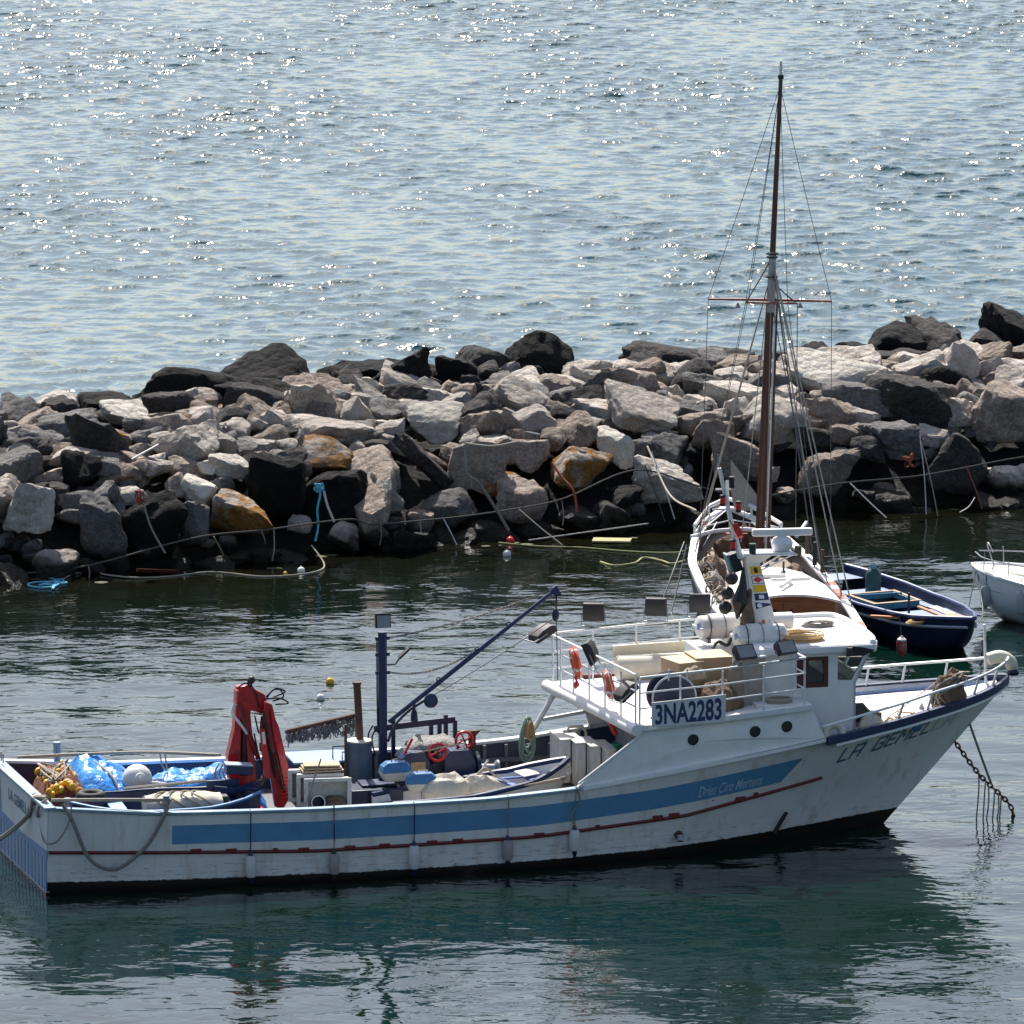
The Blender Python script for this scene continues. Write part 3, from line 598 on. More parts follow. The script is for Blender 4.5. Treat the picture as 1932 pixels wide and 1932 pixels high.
# stripe, rub rail
def on_hull(poly_fn, n, off, name, mat, parent=boat, side=-1):
    MB().loft([[hp(u, z, side, off) for z in (zb, (zb + zt_) / 2, zt_)] for u, zb, zt_ in poly_fn(n)], False, False).build(name, mat, parent)
def stripe(n):
    out = []
    for i in range(n + 1):
        t = i / n; top_u = 2.76 + (17.6 - 2.76) * t
        zb = interp(top_u, [2.76, 6, 11, 14, 17.1, 17.6], [1.06, 1.0, 1.04, 1.24, 1.58, 1.70]); zt_ = interp(top_u, [2.76, 6, 11, 14, 17.6], [1.5, 1.44, 1.52, 1.73, 2.18])
        out.append((top_u, zb if top_u < 17.1 else zb + (top_u - 17.1) / .5 * (zt_ - zb) * .98, zt_))
    return out
for side in (-1, 1): on_hull(stripe, 60, .006, 'painted_stripe', stripe_blue, hull, side)
for side in (-1, 1):
    rb = [hp(u, interp(u, [0, 6, 11, 14.7, 18.25], [.98, .75, .79, 1.01, 1.57]), side, .03) for u in np.linspace(.02, 18.2, 60)]
    MB().tube(rb, .042, 6).build('rub_rail', darkred, boat)
rnd = random.Random(11)
for u in (3.3, 4.1, 5.1, 5.75, 6.8, 7.6, 8.7, 9.3, 11.2, 12.6, 14.05, 14.45, 16.1, 16.5):
    z = interp(u, [0, 6, 11, 14.7, 18.25], [.98, .75, .79, 1.01, 1.57]); p = hp(u, z + .05, -1, .03)
    MB().box(p, (.24 if rnd.random() < .75 else .1, .08, .055 if u < 14 else .11)).build('rub_block', darkred, boat, bevel=.01)
# plank butts on the upper strake, hull fittings
MB().lathe([(.10, 0), (.10, .03), (.05, .05), (.05, -.05)], 14, Matrix.Translation(hp(14.6, .55, -1, .02)) @ RX(90)).build('exhaust_outlet', rust, boat)
MB().lathe([(.05, 0), (.07, .0), (.07, .14), (.05, .14)], 12, Matrix.Translation(hp(14.6, .55, -1, .12)) @ RX(150)).build('outlet_pipe', steel, boat)
MB().beam(hp(17.15, .25, -1, .02), hp(17.4, .75, -1, .02), .05, .1).build('draught_bracket', black, boat)
# boat name on the bow
vs_, fs_, wid = stroke_text('LA GEMELLA', .17)
def bow_map(x, y, off=.012):
    # anchored to measured points along the flare
    t = x / wid; u = 18.55 + 3.05 * t; zb = 1.93 + .57 * t - .04 * t * t; h = .34 - .04 * t
    return hp(u + (.16) * y, zb + h * y, -1, off)
k0 = 0; x0 = 0
for i, ch in enumerate('LA GEMELLA'):
    m_, f_, w_ = stroke_text(ch, .17) if ch != ' ' else ([], [], .5)
    if m_: MB().add([bow_map(x0 + p[0], p[1]) for p in m_], f_).build('painted_letter', letter_worn if i < 8 else letter_pale, hull)
    x0 += GLY[ch][0] + .34
tv, tf = text_mb('Dries Ciro Mertens', shear=.35, bold=.012)
def sc_map(x, y): return hp(15.0 + 1.62 * x, interp(15.0 + 1.62 * x, [15, 16.7], [1.43, 1.60]) + .27 * y, -1, .014)
MB().add([sc_map(*p) for p in tv], tf).build('painted_script', letter_sky, hull)

# ------------------------------------------------------------ superstructure
def bw_in(u): return bs(u) - .02
UD = lambda u: 3.20 + (u - 13.5) * .06          # upper deck height
for side in (-1, 1):
    # side wall: flush with the hull below, leaning in a little to the upper deck
    bot = [(12.05 + .15 if side < 0 else 13.9, 0)]
    outline = [(12.08, zs(12.08) + .09), (13.5, 2.94), (13.5, UD(13.5) - .0), (17.68, UD(17.68)), (18.04, zs(18.04) + .08)] if side < 0 else [(13.75, zs(13.75) + .09), (13.5, 2.94), (13.5, UD(13.5)), (17.68, UD(17.68)), (18.04, zs(18.04) + .08)]
    # sheer edge samples forward->aft
    outline += [(u, zs(u) + .08) for u in np.linspace(17.8, outline[0][0] + .2, 14)]
    def wv(u, z, off=0.0): return side * (bs(u) - .02 - .10 * max(0, (z - zs(u))) + off)
    ports = [(14.82, 2.84), (16.31, 2.94), (17.09, 3.0)]
    mbw = MB(); mbw.prism(outline, 0, 1, 'v', [[(cu + .145 * math.cos(a), cz + .145 * math.sin(a)) for a in np.linspace(0, 2 * math.pi, 19)[:-1]] for cu, cz in ports])
    mbw.v = [(p[0], wv(p[0], p[2], -.09 * p[1]), p[2]) for p in mbw.v]
    wall = mbw.build('side_wall', white, boat)
    for cu, cz in ports:
        y = wv(cu, cz, .012); M = Matrix.Translation((cu, y, cz)) @ RX(90)
        ring = MB().torus((cu, y, cz), .15, .018, RX(90), 22, 6).build('porthole_rim', white_clean, wall)
        MB().lathe([(.14, -.004), (.14, .004)], 20, Matrix.Translation((cu, wv(cu, cz, -.05), cz)) @ RX(90)).build('porthole_pane', pmat('port_glass', (.008, .008, .009), .25), wall)
    MB().tube([(12.1, wv(12.1, 1.98, .0), 1.99), (13.5, wv(13.5, 2.95), 2.955)] if side < 0 else [(12.38, 2.62, 2.1), (12.98, 2.6, 3.12)], .035 if side < 0 else .07, 8).build('edge_pipe' if side < 0 else 'deck_strut', white_rail, boat)
MB().beam((12.6, 2.68, 2.32), (13.9, 2.66, 2.5), .08, .08).build('handrail', white_rail, boat)
# upper deck slab with rounded aft edge
slab = [(13.5, -2.84), (14.6, -2.83), (16.2, -2.72), (17.68, -2.58), (17.68, 2.58), (16.2, 2.7), (14.6, 2.8), (12.74, 2.72)]
m_ = MB(); m_.prism(slab, 0, 1, 'z'); m_.v = [(p[0], p[1], UD(p[0]) + (.05 if p[2] > .5 else -.09)) for p in m_.v]
m_.build('upper_deck', deck_white, boat, bevel=.015)
MB().tube([(13.46, -2.86, UD(13.5) - .05), (13.1, -.0, UD(13.1) - .03), (12.72, 2.74, UD(12.74) - .03)], .135, 12).build('deck_edge', white, boat)
MB().prism([(13.6, 2.62), (13.6, 2.74), (17.6, 2.55), (17.6, 2.43)], 3.245, 3.36, 'z').build('deck_coaming', darkred, boat)
# aft bulkhead with doorway under the overhang
bh = MB().prism([(-2.3, 1.0), (2.3, 1.0), (2.62, 2.2), (2.62, 3.14), (-2.62, 3.14), (-2.62, 2.2)], 14.35, 14.42, 'u', holes=[[(-2.2, 1.05), (-1.3, 1.05), (-1.3, 2.95), (-2.2, 2.95)]])
bulk = bh.build('aft_bulkhead', pmat('bulkhead_grey', (.30, .30, .31), .6, var=.1, dirt=(.12, .11, .1), dirt_amt=.4), boat)
MB().box((14.38, -.75, 2.05), (.5, .62, 2.05)).build('locker', white, boat, bevel=.02)
MB().box((15.4, -1.4, 2.2), (.04, 1.9, 1.8)).build('doorway_shade_panel', hole_dark, boat)  # dark sheet behind the doorway paints the shade under the overhang
MB().tube([(13.95, -1.55, 3.1), (13.95, -1.6, 2.0)], .05, 8).build('deck_pillar', white_rail, boat)
# wheelhouse
wside = [(16.75, 2.55), (19.0, 2.55), (19.0, 3.79), (19.36, 4.52), (16.75, 4.52)]
win1 = [(17.67, 3.76), (18.27, 3.76), (18.27, 4.38), (17.67, 4.38)]; win2 = [(18.56, 3.84), (18.9, 3.83), (19.2, 4.4), (18.56, 4.4)]
wh = empty('wheelhouse', (0, 0, 0), 0, boat)
for side in (-1, 1):
    w = MB().prism(wside, side * 1.66, side * 1.60, 'v', [win1, win2]).build('wall', white, wh)
    MB().prism(win1, side * 1.635, side * 1.625, 'v').build('pane', glass, wh)
    MB().prism(win2, side * 1.635, side * 1.625, 'v').build('pane', glass, wh)
    MB().prism([(17.58, 3.70), (18.33, 3.70), (18.33, 4.42), (17.58, 4.42)], side * 1.672, side * 1.655, 'v', [[(17.86, 3.80), (18.22, 3.80), (18.22, 4.33), (17.86, 4.33)]]).build('window_frame', pmat('red_brown_frame', (.09, .022, .018), .5), wh)
MB().prism([(-1.66, 2.55), (1.66, 2.55), (1.66, 4.52), (-1.66, 4.52)], 16.75, 16.82, 'u').build('wall', white, wh)
fw = MB(); fw.prism([(-1.66, 0), (1.66, 0), (1.66, 1), (-1.66, 1)], 0, .06, 'u', [[(-1.5 + k * 1.03, .25), (-.58 + k * 1.03, .25), (-.58 + k * 1.03, .85), (-1.5 + k * 1.03, .85)] for k in range(3)])
fw.v = [(18.95 + p[0] + .36 * p[2], p[1], 3.8 + .72 * p[2]) for p in fw.v]; fw.build('wall', white, wh)
MB().prism([(-1.66, 2.55), (1.66, 2.55), (1.66, 3.8), (-1.66, 3.8)], 18.94, 19.0, 'u').build('wall', white, wh)
MB().box((18.7, 0, 3.55), (.4, 2.6, .5)).build('console', pmat('console_brown', (.12, .05, .03), .5), wh)
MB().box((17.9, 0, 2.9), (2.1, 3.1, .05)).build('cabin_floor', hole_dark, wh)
MB().beam((18.9, .6, 3.7), (19.1, .2, 4.5), .14, .12).build('pillar', pmat('console_brown', (.12, .05, .03)), wh)
roof = MB().prism([(16.55, -1.78), (19.45, -1.78), (19.62, -1.3), (19.66, 0), (19.62, 1.3), (19.45, 1.78), (16.55, 1.78)], 4.50, 4.67, 'z').build('roof', white, wh, bevel=.03)
MB().prism([(16.6, -1.73), (19.4, -1.73), (19.55, -1.28), (19.6, 0), (19.55, 1.28), (19.4, 1.73), (16.6, 1.73)], 4.674, 4.685, 'z').build('roof_top', deck_white, wh)
MB().tube(rope_pts([(17.6, 1.7, 4.70), (18.6, 1.72, 4.71), (19.3, 1.66, 4.72), (19.52, 1.2, 4.72), (19.58, 0, 4.72), (19.52, -1.2, 4.71), (19.38, -1.68, 4.70)], 5), .075, 8).build('roof_coaming', white, wh)
MB().prism([(18.72, 4.42), (19.15, 4.42), (19.42, 4.54), (19.1, 4.62), (18.75, 4.66)], -1.80, -1.785, 'v').build('sidelight_board', black, wh)
MB().lathe([(.07, 0), (.07, .16)], 12, Matrix.Translation((18.78, -1.86, 4.48))).build('sidelight', darkmetal, wh)
MB().box((18.6, .8, 4.71), (.5, .35, .04)).build('roof_hatch', deck_white, wh, bevel=.01)
for k in range(3): MB().box((17.75 + k * .0, -.2 + .16 * k, 4.71 + .0 * k), (.9, .12, .03), RZ(8)).build('roof_plank', wood_l, wh, bevel=.005)
# number board
plate = [(13.8, 3.22), (15.54, 3.27), (15.54, 3.9), (13.8, 3.79)]
nb = MB().prism(plate, -2.90, -2.87, 'v').build('number_board', pmat('board_white', (.62, .63, .63), .5, var=.04, dirt=(.4, .4, .4), dirt_amt=.3), boat)
tv, tf = text_mb('3NA2283', bold=.028)
MB().add([(13.88 + 1.56 * x, -2.904, 3.27 + .05 * x + (.47 + .045 * x) * y) for x, y in tv], tf).build('registration_number', letter_blue, nb)
# railings of the upper deck
def railing(pts, posts, hs, r=.024, name='railing'):
    """pts: polyline (u,v,deck z) ; hs: heights of the bars, first is the top one"""
    top = MB().tube([(u, v, z + hs[0]) for u, v, z in pts], r * 1.15, 8).build(name, white_rail, boat)
    for h in hs[1:]: MB().tube([(u, v, z + h) for u, v, z in pts], r * .85, 6).build('rail_bar', white_rail, top)
    for (u, v, z) in posts: MB().bar((u, v, z), (u, v, z + hs[0]), r, 6).build('rail_post', white_rail, top)
nr = [(u, -2.76 + (.1 if u > 15.5 else 0) * (u - 15.5), UD(u) + .05) for u in (13.55, 15.5, 17.52)]
railing(nr, [(u, -2.76 + (.1 if u > 15.5 else 0) * (u - 15.5), UD(u)) for u in (13.55, 14.5, 15.5, 16.5, 17.5)], (1.10, .74, .38))
railing([(13.47, -2.7, UD(13.5) + .05), (12.83, 2.55, UD(12.8) + .05)], [(13.47 - .64 * t, -2.7 + 5.25 * t, UD(13)) for t in (.0, .17, .36, .55, .74, .9, 1)], (1.16, .78, .42))
railing([(12.83, 2.55, UD(12.8) + .05), (17.4, 2.45, UD(17.4) + .05)], [(u, 2.55 - .02 * (u - 12.8), UD(u)) for u in (12.83, 13.8, 14.85, 15.9, 17.3)], (1.2, .76, .36))
railing([(17.52, -2.56, UD(17.5) + .05), (17.45, -1.75, UD(17.5) + .05)], [(17.46, -1.8, UD(17.5))], (1.10, .74, .38))
# bow rail, leaning outward
def bow_rail(side, us, post_us, h):
    P = lambda u, k=1.0: (u, side * (max(.1, bs(u) - .05) + .1 * k), zs(u) + .07 + h(u) * k)
    top = MB().tube([P(u) for u in us], .034, 8).build('bow_railing', white_rail, boat)
    for u in post_us: MB().bar((u - .1, side * max(.06, bs(u) - .05), zs(u) + .05), P(u), .03, 6).build('rail_post', white_rail, top)
bow_rail(-1, list(np.linspace(17.95, 23.05, 24)), (19.3, 20.05, 20.85, 22.2, 22.8), lambda u: .30 + .12 * min(1, max(0, (u - 18) / 3)))
bow_rail(1, list(np.linspace(19.0, 23.05, 20)), (19.6, 20.4, 21.2, 22.1, 22.9), lambda u: .40)
MB().tube([(23.05, -.42, 3.83), (23.2, -.15, 3.86), (23.22, .1, 3.86), (23.05, .42, 3.83)], .034, 8).build('bow_railing', white_rail, boat)
MB().bar((22.72, .05, 3.2), (22.66, .05, 4.65), .035, 8).build('jackstaff', white_rail, boat)
# windlass on the foredeck
wl_ = empty('windlass', (19.35, -1.45, 2.38), 0, boat)
MB().lathe([(.30, -.42), (.30, -.36), (.2, -.3), (.2, .3), (.3, .36), (.3, .42)], 20, RX(90) @ Matrix.Translation((0, .35, 0))).build('drum', cream, wl_)
MB().box((.0, .15, .5), (.5, .3, .22)).build('motor', black, wl_, bevel=.03)
MB().prism([(-.35, .42), (.35, .42), (.35, .6), (.1, .62), (-.1, .85), (-.35, .85)], .0, .05, 'v').build('side_plate', pmat('windlass_dark', (.03, .035, .035), .5, var=.3), wl_)
MB().torus((.1, -.28, .35), .17, .05, RX(90), 18, 8).build('brake_ring', hole_dark, wl_)
MB().tube(rope_pts([(.3, -.1, .3), (.5, -.2, .5), (.75, -.1, .25), (.9, -.3, .2)], 5), .03, 6).build('hose', rope_ochre, wl_)
# radar tower with signal flags
tw = empty('radar_tower', (0, 0, 0), 0, boat)
def tring(t): # t 0 base .. 1 top
    u = 17.30 - .36 * t; a = .30 - .13 * t; b = .24 - .08 * t; z = 4.6 + 1.78 * t
    return [(u - a, -b, z), (u + a, -b, z), (u + a, b, z), (u - a, b, z)]
MB().loft([tring(t) for t in (0, .5, 1)]).build('tower', white, tw, bevel=.02)
MB().lathe([(.2, -.3), (.2, .3)], 16, Matrix.Translation((17.62, -.05, 4.98)) @ RY(90)).build('tower_foot', white, tw, bevel=.02)
def on_tower(t, x, off=.004):   # x -1..1 across the near face
    u = 17.30 - .36 * t; a = .30 - .13 * t; b = .24 - .08 * t; return Vector((u + a * x, -b - off, 4.6 + 1.78 * t))
def flag(t0, t1, mat, x0=-.55, x1=.9, parent=None, off=.006, name='signal_flag'):
    n = MB().add([on_tower(t0, x0, off), on_tower(t0, x1, off), on_tower(t1, x1, off), on_tower(t1, x0, off)] + [on_tower(t0, x0, off - .004), on_tower(t0, x1, off - .004), on_tower(t1, x1, off - .004), on_tower(t1, x0, off - .004)], [(0, 1, 2, 3), (7, 6, 5, 4), (0, 4, 5, 1), (1, 5, 6, 2), (2, 6, 7, 3), (3, 7, 4, 0)]).build(name, mat, parent or tw); return n
def shape(pts, mat, parent, off=.011): MB().add([on_tower(t, x, off) for t, x in pts], [tuple(range(len(pts)))]).build('flag_device', mat, parent)
f1 = flag(.86, .965, flag_y); shape([(.912 + .038 * math.sin(a), .17 + .28 * math.cos(a)) for a in np.linspace(0, 6.28, 17)[:-1]], flag_k, f1)
f2 = flag(.735, .84, flag_k); flag(.742, .833, white_clean, -.48, .83, f2, .009, 'flag_field'); shape([(.745, .17), (.787, .75), (.83, .17), (.787, -.42)], flag_r, f2, .013)
f3 = flag(.625, .715, flag_y)
f4 = flag(.515, .605, flag_b); shape([(.535, -.1), (.535, .45), (.585, .45), (.585, -.1)], white_clean, f4)
f5 = MB().add([on_tower(t, x, .006) for t, x in ((.49, -.6), (.465, .95), (.445, .95), (.40, -.6))], [(0, 1, 2, 3)]).build('signal_flag', flag_b, tw)
shape([(.447 + .03 * math.sin(a), -.2 + .26 * math.cos(a)) for a in np.linspace(0, 6.28, 17)[:-1]], white_clean, f5, .012)
pf = MB()
for v in (-.3, .3): pf.bar((16.7, v, 6.62), (17.98, v, 6.58), .03, 6)
for u in (16.8, 17.3, 17.9): pf.bar((u, -.3, 6.6), (u, .3, 6.6), .025, 6)
pf.bar((17.15, -.1, 6.2), (17.9, -.25, 6.58), .02, 6).bar((17.15, .1, 6.2), (17.9, .25, 6.58), .02, 6).box((17.45, 0, 6.61), (.9, .5, .03))
pf.build('platform', white_rail, tw)
MB().loft([tring(1)] + [[(16.75, -.3, 6.6), (17.4, -.3, 6.6), (17.4, .3, 6.6), (16.75, .3, 6.6)]]).build('tower_head', white, tw)
rd = MB().lathe([(.16, 0), (.24, .08), (.26, .2), (.2, .3), (.09, .34), (.07, .42)], 20, Matrix.Translation((17.68, 0, 6.63)))
rdo = rd.build('radar_pedestal', white_clean, tw)
MB().box((17.68, -.02, 7.07), (1.42, .16, .17), RZ(-6)).build('radar_scanner', white_clean, tw, bevel=.035)
MB().tube([(16.68, 0, 6.5), (16.45, 0, 7.36), (16.16, 0, 8.63)], [.07, .06, .045], 8).build('signal_mast', white_rail, tw)
MB().bar((16.16, 0, 8.63), (16.12, 0, 8.95), .012, 5).build('antenna', steel, tw)
MB().bar((16.0, 0, 7.66), (16.55, 0, 7.66), .025, 6).build('yard', white_rail, tw)
for u, z in ((16.44, 8.2), (16.22, 7.78), (16.6, 7.62), (16.48, 6.72)):
    l_ = MB().lathe([(.06, 0), (.06, .2)], 12, Matrix.Translation((u, -.08, z))).build('nav_light', redplain if z < 8 else black, tw)
    MB().lathe([(.068, -.03), (.068, .03)], 12, Matrix.Translation((u, -.08, z))).lathe([(.068, .18), (.068, .23)], 12, Matrix.Translation((u, -.08, z))).build('light_cap', black, l_)
MB().lathe([(.085, 0), (.085, .25)], 12, Matrix.Translation((16.9, -.25, 6.62))).build('nav_light', pmat('lens_dark_green', (.01, .03, .025), .3), tw)
MB().lathe([(.085, 0), (.085, .22)], 12, Matrix.Translation((18.0, -.25, 6.55))).build('nav_light', pmat('lens_brass', (.12, .10, .04), .3), tw)
MB().box((16.55, .15, 6.38), (.3, .3, .45), RY(-18)).build('horn_speaker', pmat('speaker_navy', (.012, .014, .03), .5), tw, bevel=.02)
MB().box((16.40, .05, 6.40), (.05, .34, .42), RY(-18)).build('speaker_face', pmat('speaker_teal', (.12, .19, .2), .5), tw)
fl = MB(); fl.grid(lambda a, b: (16.43 + .16 * b + .16 * a, -.10 - .03 * math.sin(b * 9 + a * 3), 7.32 - .34 * b + .02 * a), 6, 8)
fr_ = fl.build('courtesy_flag', redplain, tw, solid=.006)
MB().grid(lambda a, b: (16.35 + .10 * b + .05 * a, -.11, 7.42 - .14 * b), 2, 3).build('flag_hoist', flag_g, fr_, solid=.006)
sl = MB().tube([(16.72, -.12, 6.3), (16.7, -.15, 5.9), (16.62, -.2, 5.5), (16.55, -.2, 5.1)], [.03, .1, .2, .02], 8).build('furled_sunshade', black, tw)
MB().tube([(16.80, -.2, 5.6), (16.80, -.25, 5.2), (16.78, -.3, 4.8)], [.08, .16, .2], 8).build('hanging_sack', sack_brown, tw)
MB().box((16.86, -.18, 5.6), (.12, .1, .4)).build('cable_bundle', sack_brown, tw, bevel=.05)
# floodlights on the railings
def floodlight(u, v, z, rot, w=.5, h=.45):
    f = empty('floodlight', (u, v, z), 0, boat); f.rotation_euler = rot
    MB().prism([(-.09, -h * .5), (.05, -h * .42), (.1, -h * .1), (.1, h * .3), (.05, h * .5), (-.09, h * .5)], -w / 2, w / 2, 'v').build('housing', lampgrey, f, bevel=.02)
    MB().box((-.106, 0, 0), (.012, w * .86, h * .84)).build('lamp_glass', glass_d, f)
    MB().box((-.094, 0, 0), (.02, w, h)).build('lamp_rim', darkmetal, f)
    MB().tube([(0, -w / 2 - .03, 0), (0, -w / 2 - .03, -h * .5 - .1), (0, w / 2 + .03, -h * .5 - .1), (0, w / 2 + .03, 0)], .015, 6).build('bracket', steel, f)
    return f
floodlight(13.82, 2.56, 4.86, (0, 0, R(250))); floodlight(15.33, 2.52, 4.92, (0, 0, R(248))); floodlight(16.4, 2.5, 4.98, (0, R(-10), R(252)))
floodlight(12.35, 1.7, 4.62, (0, R(-65), R(-160)), .42, .6); floodlight(13.1, -.1, 4.45, (0, R(-25), R(-25)), .5, .55); floodlight(13.35, -2.2, 3.95, (0, R(-55), R(-160)), .38, .55)
floodlight(16.0, -2.76, 4.80, (0, R(38), R(108)), .5, .36); floodlight(17.0, -2.66, 4.84, (0, R(38), R(110)), .48, .34)
# roller horn posts in way of the near rail
for u in (14.23, 14.66): MB().tube([(u, -2.76, 4.25), (u, -2.76, 4.52)], .02, 6).build('rod_holder', white_rail, boat)
# bitts and posts
def post(u, v, z0, z1, r, mat, name='mooring_post'):
    p = MB().lathe([(r, 0), (r, z1 - z0 - .03), (r * 1.12, z1 - z0 - .03), (r * 1.12, z1 - z0)], 14, Matrix.Translation((u, v, z0))).build(name, mat, boat); return p
post(1.28, 2.66, 1.5, 2.36, .075, greyblue); post(2.64, -2.72, 1.86, 2.18, .07, greyblue); post(.55, -2.1, 1.2, 2.1, .06, greyblue)
for v in (1.9, 2.1): MB().bar((.03, v, 2.1), (.03, v, 2.32), .015, 6).build('belaying_pin', steel, boat)

def skew_stern():
    for o in boat.children_recursive:
        if o.type != 'MESH' or o.parent not in (boat, transom, hull): continue
        for v in o.data.vertices:
            if v.co.x < 3: v.co.x -= .08 * (v.co.y + 2.67) * (1 - max(0, v.co.x) / 3)
skew_stern()
# ------------------------------------------------------------ things on the fishing boat
def bt(name, label, cat, u, v, z, group=None, rz=0.0):
    o = empty(name, BP(u, v, z), R(PSI + rz)); return tag(o, label, cat, group)
def single(mb, name, mat, label, cat, u, v, z, group=None, rz=0.0, **kw):
    o = mb.build(name, mat, None, **kw); o.location = BP(u, v, z); o.rotation_euler = (0, 0, R(PSI + rz)); return tag(o, label, cat, group)
def hull_ring(x, w, zg, zk, th, n=9, p=.62, q=1.0):
    out = []
    for i in range(n):
        a = -1 + 2 * i / (n - 1); s = math.sin(a * math.pi / 2); c = math.cos(a * math.pi / 2)
        out.append((x, w * math.copysign(abs(s) ** p, s), zg - (zg - zk) * c ** q))
    inn = []
    wi = max(.004, w - th); zi = min(zk + th, zg - .02)
    for i in range(n - 1, -1, -1):
        a = -1 + 2 * i / (n - 1); s = math.sin(a * math.pi / 2); c = math.cos(a * math.pi / 2)
        inn.append((x, wi * math.copysign(abs(s) ** p, s), zg - (zg - zi) * c ** q))
    return out + inn
def open_hull(L, ws, zgs, zks, th=.05, n=28):
    """ws, zgs, zks: (stations 0..1, values)"""
    rings = []
    for i in range(n + 1):
        t = i / n; rings.append(hull_ring(L * t, max(.012, interp(t, *ws)), interp(t, *zgs), interp(t, *zks), th))
    return MB().loft(rings)
def gunwale(L, ws, zgs, r, n=40, side=1, flat=.7):
    return MB().tube([(L * t, side * max(.01, interp(t, *ws)), interp(t, *zgs) + .01) for t in np.linspace(0, 1, n)], r, 8, flat=flat)
# -- stern dinghy
d1 = bt('dinghy', 'dark blue oval dinghy on the stern deck with a tyre and rolled canvas inside', 'dinghy', .72, -1.15, 1.02, rz=0)
W1 = (list(np.linspace(0, 1, 11)), [.12, .62, .9, 1.03, 1.1, 1.12, 1.1, 1.02, .88, .6, .12]); G1 = ([0, .3, .7, 1], [.78, .70, .70, .80]); K1 = ([0, .08, .5, .92, 1], [.5, .08, 0, .08, .5])
open_hull(4.35, W1, G1, K1, .05).build('hull', navy, d1)
for s in (-1, 1): gunwale(4.35, W1, G1, .05, 40, s).build('gunwale', midblue if s < 0 else navy, d1)
MB().box((1.15, 0, .5), (.35, 1.75, .05)).build('thwart', paleblue, d1, bevel=.01)
MB().box((.85, -.1, .35), (.5, 1.3, .04)).build('bottom_board', plastic_w, d1, bevel=.01)
MB().box((3.55, -.15, .58), (.5, 1.5, .06), RY(6)).build('thwart', navy, d1, bevel=.01)
MB().box((3.6, .55, .78), (.75, .08, .4)).build('side_board', navy, d1, bevel=.01)
single(MB().torus((0, 0, 0), .24, .095, None, 28, 10), 'tyre', rubber, 'old black tyre lying in the stern dinghy', 'tyre', 1.22, -1.05, 1.90)
cv = MB(); rc = random.Random(3)
cv.loft([[(x, .34 * math.cos(a) * (1 + .18 * mnoise.noise(Vector((x * 3, a, 5)))) + .1 * math.sin(x * 2), .24 * math.sin(a) * (1 + .3 * mnoise.noise(Vector((x * 2.5, a * 1.3, 1))))) for a in np.linspace(0, 2 * math.pi, 17)[:-1]] for x in np.linspace(0, 1.75, 22)])
ca = single(cv, 'canvas_roll', canvas, 'beige canvas roll tied with rope lying along the stern dinghy', 'canvas roll', 2.35, -1.5, 1.68)
for x in (.45, .75, 1.05, 1.3):
    MB().tube([(x + .22 * math.sin(a * 2 + x), .38 * math.cos(a) + .1 * math.sin(x * 2), .28 * math.sin(a)) for a in np.linspace(0, 2 * math.pi, 20)[:-1]], .022, 6, closed=True).build('lashing', rope_m, ca)
MB().box((1.72, -.05, .05), (.38, .3, .26)).build('end_pad', pmat('pad_dark', (.05, .06, .055), .7), ca, bevel=.03)
for k in range(2): single(MB().bar((0, 0, 0), (1.9, .15, .06), .028, 6), 'oar', pmat('oar_grey', (.26, .24, .21), .8), ['grey oar on the far side of the canvas roll', 'grey oar resting on top of the stern dinghy canvas'][k], 'oar', 2.0, -.75 - .18 * k, 1.95 + .02 * k)
# -- tarps, nets, floats at the stern
def heap(w, d, h, seed, nu=34, nv=26, rough=.12, fn=None):
    def f(a, b):
        x = (a - .5) * w; y = (b - .5) * d; e = max(0, 1 - (abs(2 * a - 1) ** 3.2)) * max(0, 1 - (abs(2 * b - 1) ** 3.2))
        n = mnoise.fractal(Vector((x * 1.6 + seed, y * 1.6, seed)), 1, 2, 4); n2 = 1 - abs(mnoise.noise(Vector((x * 3.1, y * 3.1 + seed, 2)))) * 2
        return (x + .05 * n, y + .06 * n2, e ** .6 * h * (fn(a, b) if fn else 1) + rough * (n + .5 * n2) * e)
    return MB().grid(f, nu, nv)
single(heap(1.9, 2.6, 1.3, 3.1, 46, 40, .14, lambda a, b: (1.05 - .5 * a) * (.75 + .5 * b)), 'tarpaulin', tarp_m, 'crumpled bright blue tarpaulin heaped over nets in the stern corner', 'tarpaulin', 1.95, 1.2, 1.0, ang=25)
single(heap(2.9, 1.8, .8, 8.4, 60, 36, .16), 'tarpaulin', tarp_m, 'crumpled blue tarpaulin lying between the white buoy and the red crane', 'tarpaulin', 4.1, 1.15, 1.0, ang=25)
single(MB().tube(rope_pts([(0, 1.0, .95), (.25, .6, 1.12), (.5, 0, 1.05), (.72, -.7, .85), (.8, -1.2, .35)], 6), .03, 6), 'lashing_rope', rope_m, 'pale rope lashed across the corner blue tarpaulin', 'rope', 1.3, 1.2, 1.02)
fn_ = bt('fishing_net', 'brown fishing net heap with yellow floats behind the transom', 'fishing net', .75, .5, 1.0)
heap(1.15, 3.0, 1.1, 1.7, 30, 44, .16).build('netting', net_brown, fn_)
rf = random.Random(21)
for k in range(46):
    x = rf.uniform(-.42, .42); y = rf.uniform(-1.25, 1.3); z = .86 * (1 - (abs(x) * 1.4) ** 3) + rf.uniform(.05, .24)
    MB().ball((0, 0, 0), .075, 10, (1.35, 1, 1)).build('float', yellow, fn_, loc=(x, y, z)).rotation_euler = (rf.uniform(0, 3), rf.uniform(0, 3), rf.uniform(0, 3))
for k in range(6):
    MB().tube(rope_pts([(rf.uniform(-.4, .4), rf.uniform(-1, 1.3), .98 + rf.random() * .2) for i in range(6)], 5), .022, 6).build('net_rope', rope_g if k % 2 else rope_m, fn_)
wb = bt('round_buoy', 'big round white buoy on the stern tarpaulins', 'buoy', 2.55, .55, 1.52)
